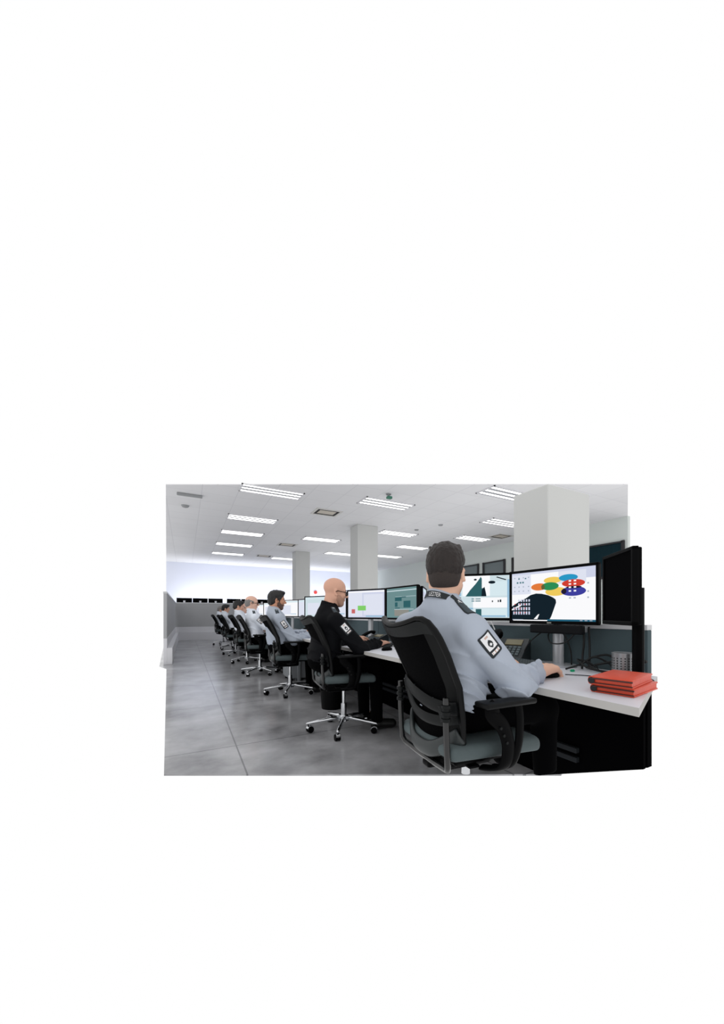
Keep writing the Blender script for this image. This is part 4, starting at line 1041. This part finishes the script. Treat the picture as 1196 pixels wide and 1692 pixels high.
# ------------------------------------------------------------------ things on and under the desks
def make_keyboard(label, loc, rz):
    t = thing('keyboard', label, 'keyboard', loc, rz, 'keyboards')
    bm = bmesh.new(); box(bm, (-.075, -.225, 0), (.075, .225, .018), .005)
    for v in bm.verts: v.co.z += max(0, (v.co.x + .075) * .08) if v.co.z > .005 else 0
    finish('keyboard_case', bm, M['keyboard'], t)
    bm = bmesh.new()
    for r in range(6):
        x = .058 - r * .0215; z = .019 + (x + .075) * .08
        for c in range(21):
            y = -.213 + c * .0203
            if c in (15,) : continue
            if r == 5 and 4 < c < 11:
                if c == 5: box(bm, (x - .008, y, z), (x + .008, y + .115, z + .006), .001, seg=1)
                continue
            box(bm, (x - .008, y, z), (x + .008, y + .0165, z + .006), .0015, seg=1)
    finish('keys', bm, M['key'], t)
    return t
def make_mouse(label, loc, rz):
    t = thing('computer_mouse', label, 'mouse', loc, rz, 'computer mice')
    F = Field(); F.ell((0, 0, .008), (.055, .031, .027), None, .01); F.half((0, 0, .0005), (0, 0, -1))
    mesh_obj('mouse_shell', F.mesh('mouse', .003), M['black'], t, True)
    bm = bmesh.new(); cyl(bm, (.030, -.004, .030), (.030, .004, .030), .008, n=12); finish('scroll_wheel', bm, M['chair_grey'], t, 40)
    return t
def make_phone(label, loc, rz, tall=1.0):
    t = thing('desk_phone', label, 'phone', loc, rz, 'desk phones')
    # wedge: low edge at -x (towards the sitter), raised at +x
    bm = bmesh.new(); prism(bm, [(-.10, 0), (.09, 0), (.09, .085), (.07, .092), (-.10, .022)], -.10, .10, 0, lambda a, b, c: (a, c, b)); finish('phone_body', bm, M['phone'], t)
    t.scale = (1.12, 1.12, tall)
    sl = math.atan2(.07, .17); Rm = Matrix.Translation((-.10, 0, .022)) @ Matrix.Rotation(-sl, 4, 'Y')
    bm = bmesh.new(); box(bm, (.115, -.07, .0), (.165, .03, .004), .001, Mx=Rm); finish('phone_display', bm, M['lcd'], t)
    bm = bmesh.new()
    for r in range(4):
        for c in range(4): box(bm, (.02 + r * .021, -.075 + c * .026, 0), (.033 + r * .021, -.057 + c * .026, .005), .001, Mx=Rm, seg=1)
    finish('phone_keys', bm, M['phone_key'], t)
    bm = bmesh.new(); sweep(bm, catmull([Rm @ Vector(p) for p in [(.005, .075, .024), (.03, .075, .044), (.085, .075, .050), (.14, .075, .044), (.165, .075, .024)]], 6), [.022] * 4 + [.016] * 17 + [.022] * 4, 10, r2=.024); finish('handset', bm, M['black'], t, True)
    bm = bmesh.new(); box(bm, (.085, -.098, .086), (.092, -.085, .09)); finish('indicator', bm, M['led'], t)
    return t
make_keyboard('black keyboard on the desk by the nearest man\'s arm', (1.745, 1.655, DZ), math.radians(-4))
mo = make_mouse('black mouse under the nearest man\'s hand', (1.562, 1.203, DZ), 0)
make_phone('dark desk phone with a green-edged display behind the nearest keyboard', (1.87, 1.76, DZ), math.radians(25), 1.6)
make_keyboard('black keyboard under the bald man\'s hands', (1.68, 3.30, DZ), math.radians(0))
make_mouse('black mouse on the desk edge behind the nearest chair', (1.50, 2.79, DZ), .2)
make_phone('dark desk phone beyond the bald man\'s hands', (1.80, 3.62, DZ), math.radians(10))
make_keyboard('black keyboard of the dark-haired man in grey', (1.66, 5.0, DZ), 0)
make_phone('dark desk phone before the dark-haired man in grey', (1.62, 5.38, DZ), .2)

def cable(label, pts, m='cable', r=.004, cat='cable'):
    bm = bmesh.new(); sweep(bm, catmull(pts, 8), r, 8)
    return tag(finish('cable', bm, M[m], None, True), label, cat)
z = DZ + .005
cable('black cable arching over from the monitor stand to the phone', [(1.86, 1.66, z), (1.90, 1.62, .86), (1.945, 1.52, .945), (1.95, 1.42, .93), (1.97, 1.38, .83), (1.98, 1.38, z)])
cable('black cable looping round the silver monitor stand', [(1.93, 1.30, .96), (1.90, 1.36, .88), (1.89, 1.45, .87), (1.93, 1.50, .92), (1.96, 1.47, .97)])
cable('pair of black leads hanging at the right of the silver stand', [(1.975, 1.30, .97), (1.97, 1.295, .88), (1.965, 1.30, .80), (1.93, 1.28, z)], r=.006)
cable('black lead hanging beside the pair of leads', [(1.985, 1.275, .97), (1.985, 1.27, .85), (1.95, 1.25, z)], r=.006)
cable('tangled black cable behind the stand foot', [(2.0, 1.30, z), (1.93, 1.20, z + .03), (1.99, 1.13, z + .06), (2.02, 1.20, z + .08), (1.95, 1.26, z + .05), (1.90, 1.18, z + .01), (1.97, 1.08, z), (2.0, 1.0, z + .02), (1.95, .98, z)], r=.006)
cable('second tangled black cable by the stand foot', [(1.84, 1.32, z), (1.89, 1.26, z + .03), (1.95, 1.22, z + .07), (2.0, 1.16, z + .03), (1.93, 1.12, z), (1.86, 1.2, z + .02), (1.92, 1.30, z + .05), (1.98, 1.22, z + .01)], r=.005)
cable('thick black lead running from the tangle to the pencil cup', [(1.98, 1.14, z + .03), (2.0, 1.05, z + .05), (2.0, 1.0, z + .06), (1.995, .98, z + .07)], r=.008)
cable('grey mouse cable curving across the white desk', [(1.67, 1.20, z), (1.72, 1.14, z), (1.76, 1.07, z), (1.80, 1.06, z), (1.84, 1.10, z), (1.85, 1.18, z + .05), (1.87, 1.25, z + .06)], 'chair_grey', .0022)
cable('black cable lying on the white desk towards the cup', [(1.86, 1.12, z), (1.85, 1.02, z), (1.815, .97, z), (1.83, .93, z)], r=.004)
cable('white cable looping beside the bald man\'s mouse', [(1.70, 3.05, z), (1.74, 3.0, z + .05), (1.72, 2.90, z + .07), (1.64, 2.84, z + .03), (1.60, 2.84, z)], 'cable_white', .005)
cable('black lead hanging below the bald man\'s monitor', [(1.92, 3.35, .98), (1.95, 3.33, .86), (1.93, 3.30, z)], r=.005)
cable('white cord behind the nearest man\'s shoulder', [(1.90, 1.96, .99), (1.93, 1.93, .88), (1.93, 1.92, z)], 'cable_white', .004)

t = thing('adapter', 'small grey plug adapter behind the main monitor', 'adapter', (2.03, 1.345, .947))
bm = bmesh.new(); box(bm, (-.012, -.022, -.014), (.020, .022, .020), .005); finish('adapter_body', bm, M['silver'], t)
bm = bmesh.new(); box(bm, (1.80, 1.25, DZ), (1.825, 1.265, DZ + .012), .004); tag(finish('usb_receiver', bm, M['led'], None), 'tiny green glowing receiver beside the nearest man\'s fingers', 'receiver')

# pencil cup
t = thing('pencil_cup', 'grey perforated pencil cup at the right edge of the desk', 'pencil cup', (1.88, 1.03, DZ)); t.scale = (1.08, 1.08, 1.12)
bm = bmesh.new(); cyl(bm, (0, 0, 0), (0, 0, .004), .043, n=36); cyl(bm, (0, 0, 0), (0, 0, .105), .045, n=36, caps=False); cyl(bm, (0, 0, .004), (0, 0, .105), .0425, n=36, caps=False)
sweep(bm, [(0.0438 * math.cos(a), .0438 * math.sin(a), .105) for a in [2 * math.pi * q / 36 for q in range(36)]], .002, 6, True); finish('cup_body', bm, M['cup'], t, 50)
bm = bmesh.new()
for c in range(18):
    for r in range(7):
        a = 2 * math.pi * c / 18; d = Vector((math.cos(a), math.sin(a), 0)); p = d * .0446 + Vector((0, 0, .018 + r * .011)); cyl(bm, p, p + d * .0008, .0032, n=8)
finish('perforation', bm, M['hole'], t)

# orange folders
def folder(label, loc, rz):
    t = thing('folder', label, 'folder', loc, rz, 'orange leather folders')
    hx, hy = .13, .075
    bm = bmesh.new(); box(bm, (-hx, -hy, 0), (hx, hy, .007), .003); box(bm, (-hx, -hy, .025), (hx, hy, .032), .003)
    sweep(bm, [(-hx, hy - .002, .016), (hx, hy - .002, .016)], .016, 12, r2=.010, up=(0, 0, 1)); finish('cover', bm, M['orange'], t, 40)
    bm = bmesh.new(); box(bm, (-hx + .004, -hy + .004, .007), (hx - .004, hy - .006, .025)); finish('pages', bm, M['orange'], t)
    bm = bmesh.new(); sweep(bm, [(-hx - .001, -hy, .0245), (-hx - .001, hy, .0245)], .0030, 6); sweep(bm, [(-hx - .001, -hy, .0075), (-hx - .001, hy, .0075)], .0022, 6); finish('piping', bm, M['orange_dark'], t)
    bm = bmesh.new(); cyl(bm, (-hx - .003, hy - .006, .016), (-hx + .0005, hy - .006, .016), .0125, n=16); finish('binding_end', bm, M['hole'], t)
    return t
f1 = folder('lower of two orange leather folders on the desk corner', (1.553, .840, DZ), math.radians(9))
f2 = folder('upper of two orange leather folders on the desk corner', (1.543, .849, DZ + .032), math.radians(12))

# mug and papers at the second desk
t = thing('mug', 'white mug behind the top left corner of the nearest chair', 'mug', (1.70, 2.86, DZ))
bm = bmesh.new(); cyl(bm, (0, 0, 0), (0, 0, .09), .036, .040, 28); finish('cup_body', bm, M['mug'], t, 40)
bm = bmesh.new(); sweep(bm, catmull([(.0, -.038, .075), (0, -.062, .068), (0, -.064, .035), (0, -.038, .02)], 6), .005, 8); finish('handle', bm, M['mug'], t, True)
bm = bmesh.new(); box(bm, (1.66, 3.72, DZ), (1.90, 3.95, DZ + .004)); tag(finish('paper_sheets', bm, M['paper'], None), 'pale sheets of paper on the desk beyond the bald man', 'paper')
# bin, pedestal
t = thing('waste_bin', 'black waste bin on the floor behind the bald man\'s chair', 'bin', (1.42, 3.93, 0))
bm = bmesh.new(); cyl(bm, (0, 0, 0), (0, 0, .33), .115, .14, 28); finish('bin_body', bm, M['bin'], t, 40)
bm = bmesh.new(); sweep(bm, [(.14 * math.cos(a), .14 * math.sin(a), .33) for a in [2 * math.pi * q / 28 for q in range(28)]], .006, 8, True); finish('rim', bm, M['black'], t, True)
for y, lab in [(5.98, 'light grey pedestal under the desk, left of the third chair\'s column'), (2.5, None)]:
    if lab is None: continue
    t = thing('pedestal', lab, 'cabinet', (1.62, y, 0))
    bm = bmesh.new(); box(bm, (-.22, -.2, .04), (.3, .2, .58), .006); finish('carcass', bm, M['pedestal'], t)
    for k in range(3):
        bm = bmesh.new(); box(bm, (-.232, -.195, .06 + k * .17), (-.221, .195, .22 + k * .17), .003); dr = finish('drawer', bm, M['pedestal'], t)
        bm = bmesh.new(); box(bm, (-.24, -.06, .19 + k * .17), (-.232, .06, .2 + k * .17)); finish('handle', bm, M['silver'], dr)
    for x in (-.18, .26):
        for yy in (-.16, .16):
            bm = bmesh.new(); cyl(bm, (x, yy, 0), (x, yy, .04), .02); finish('caster', bm, M['black'], t)
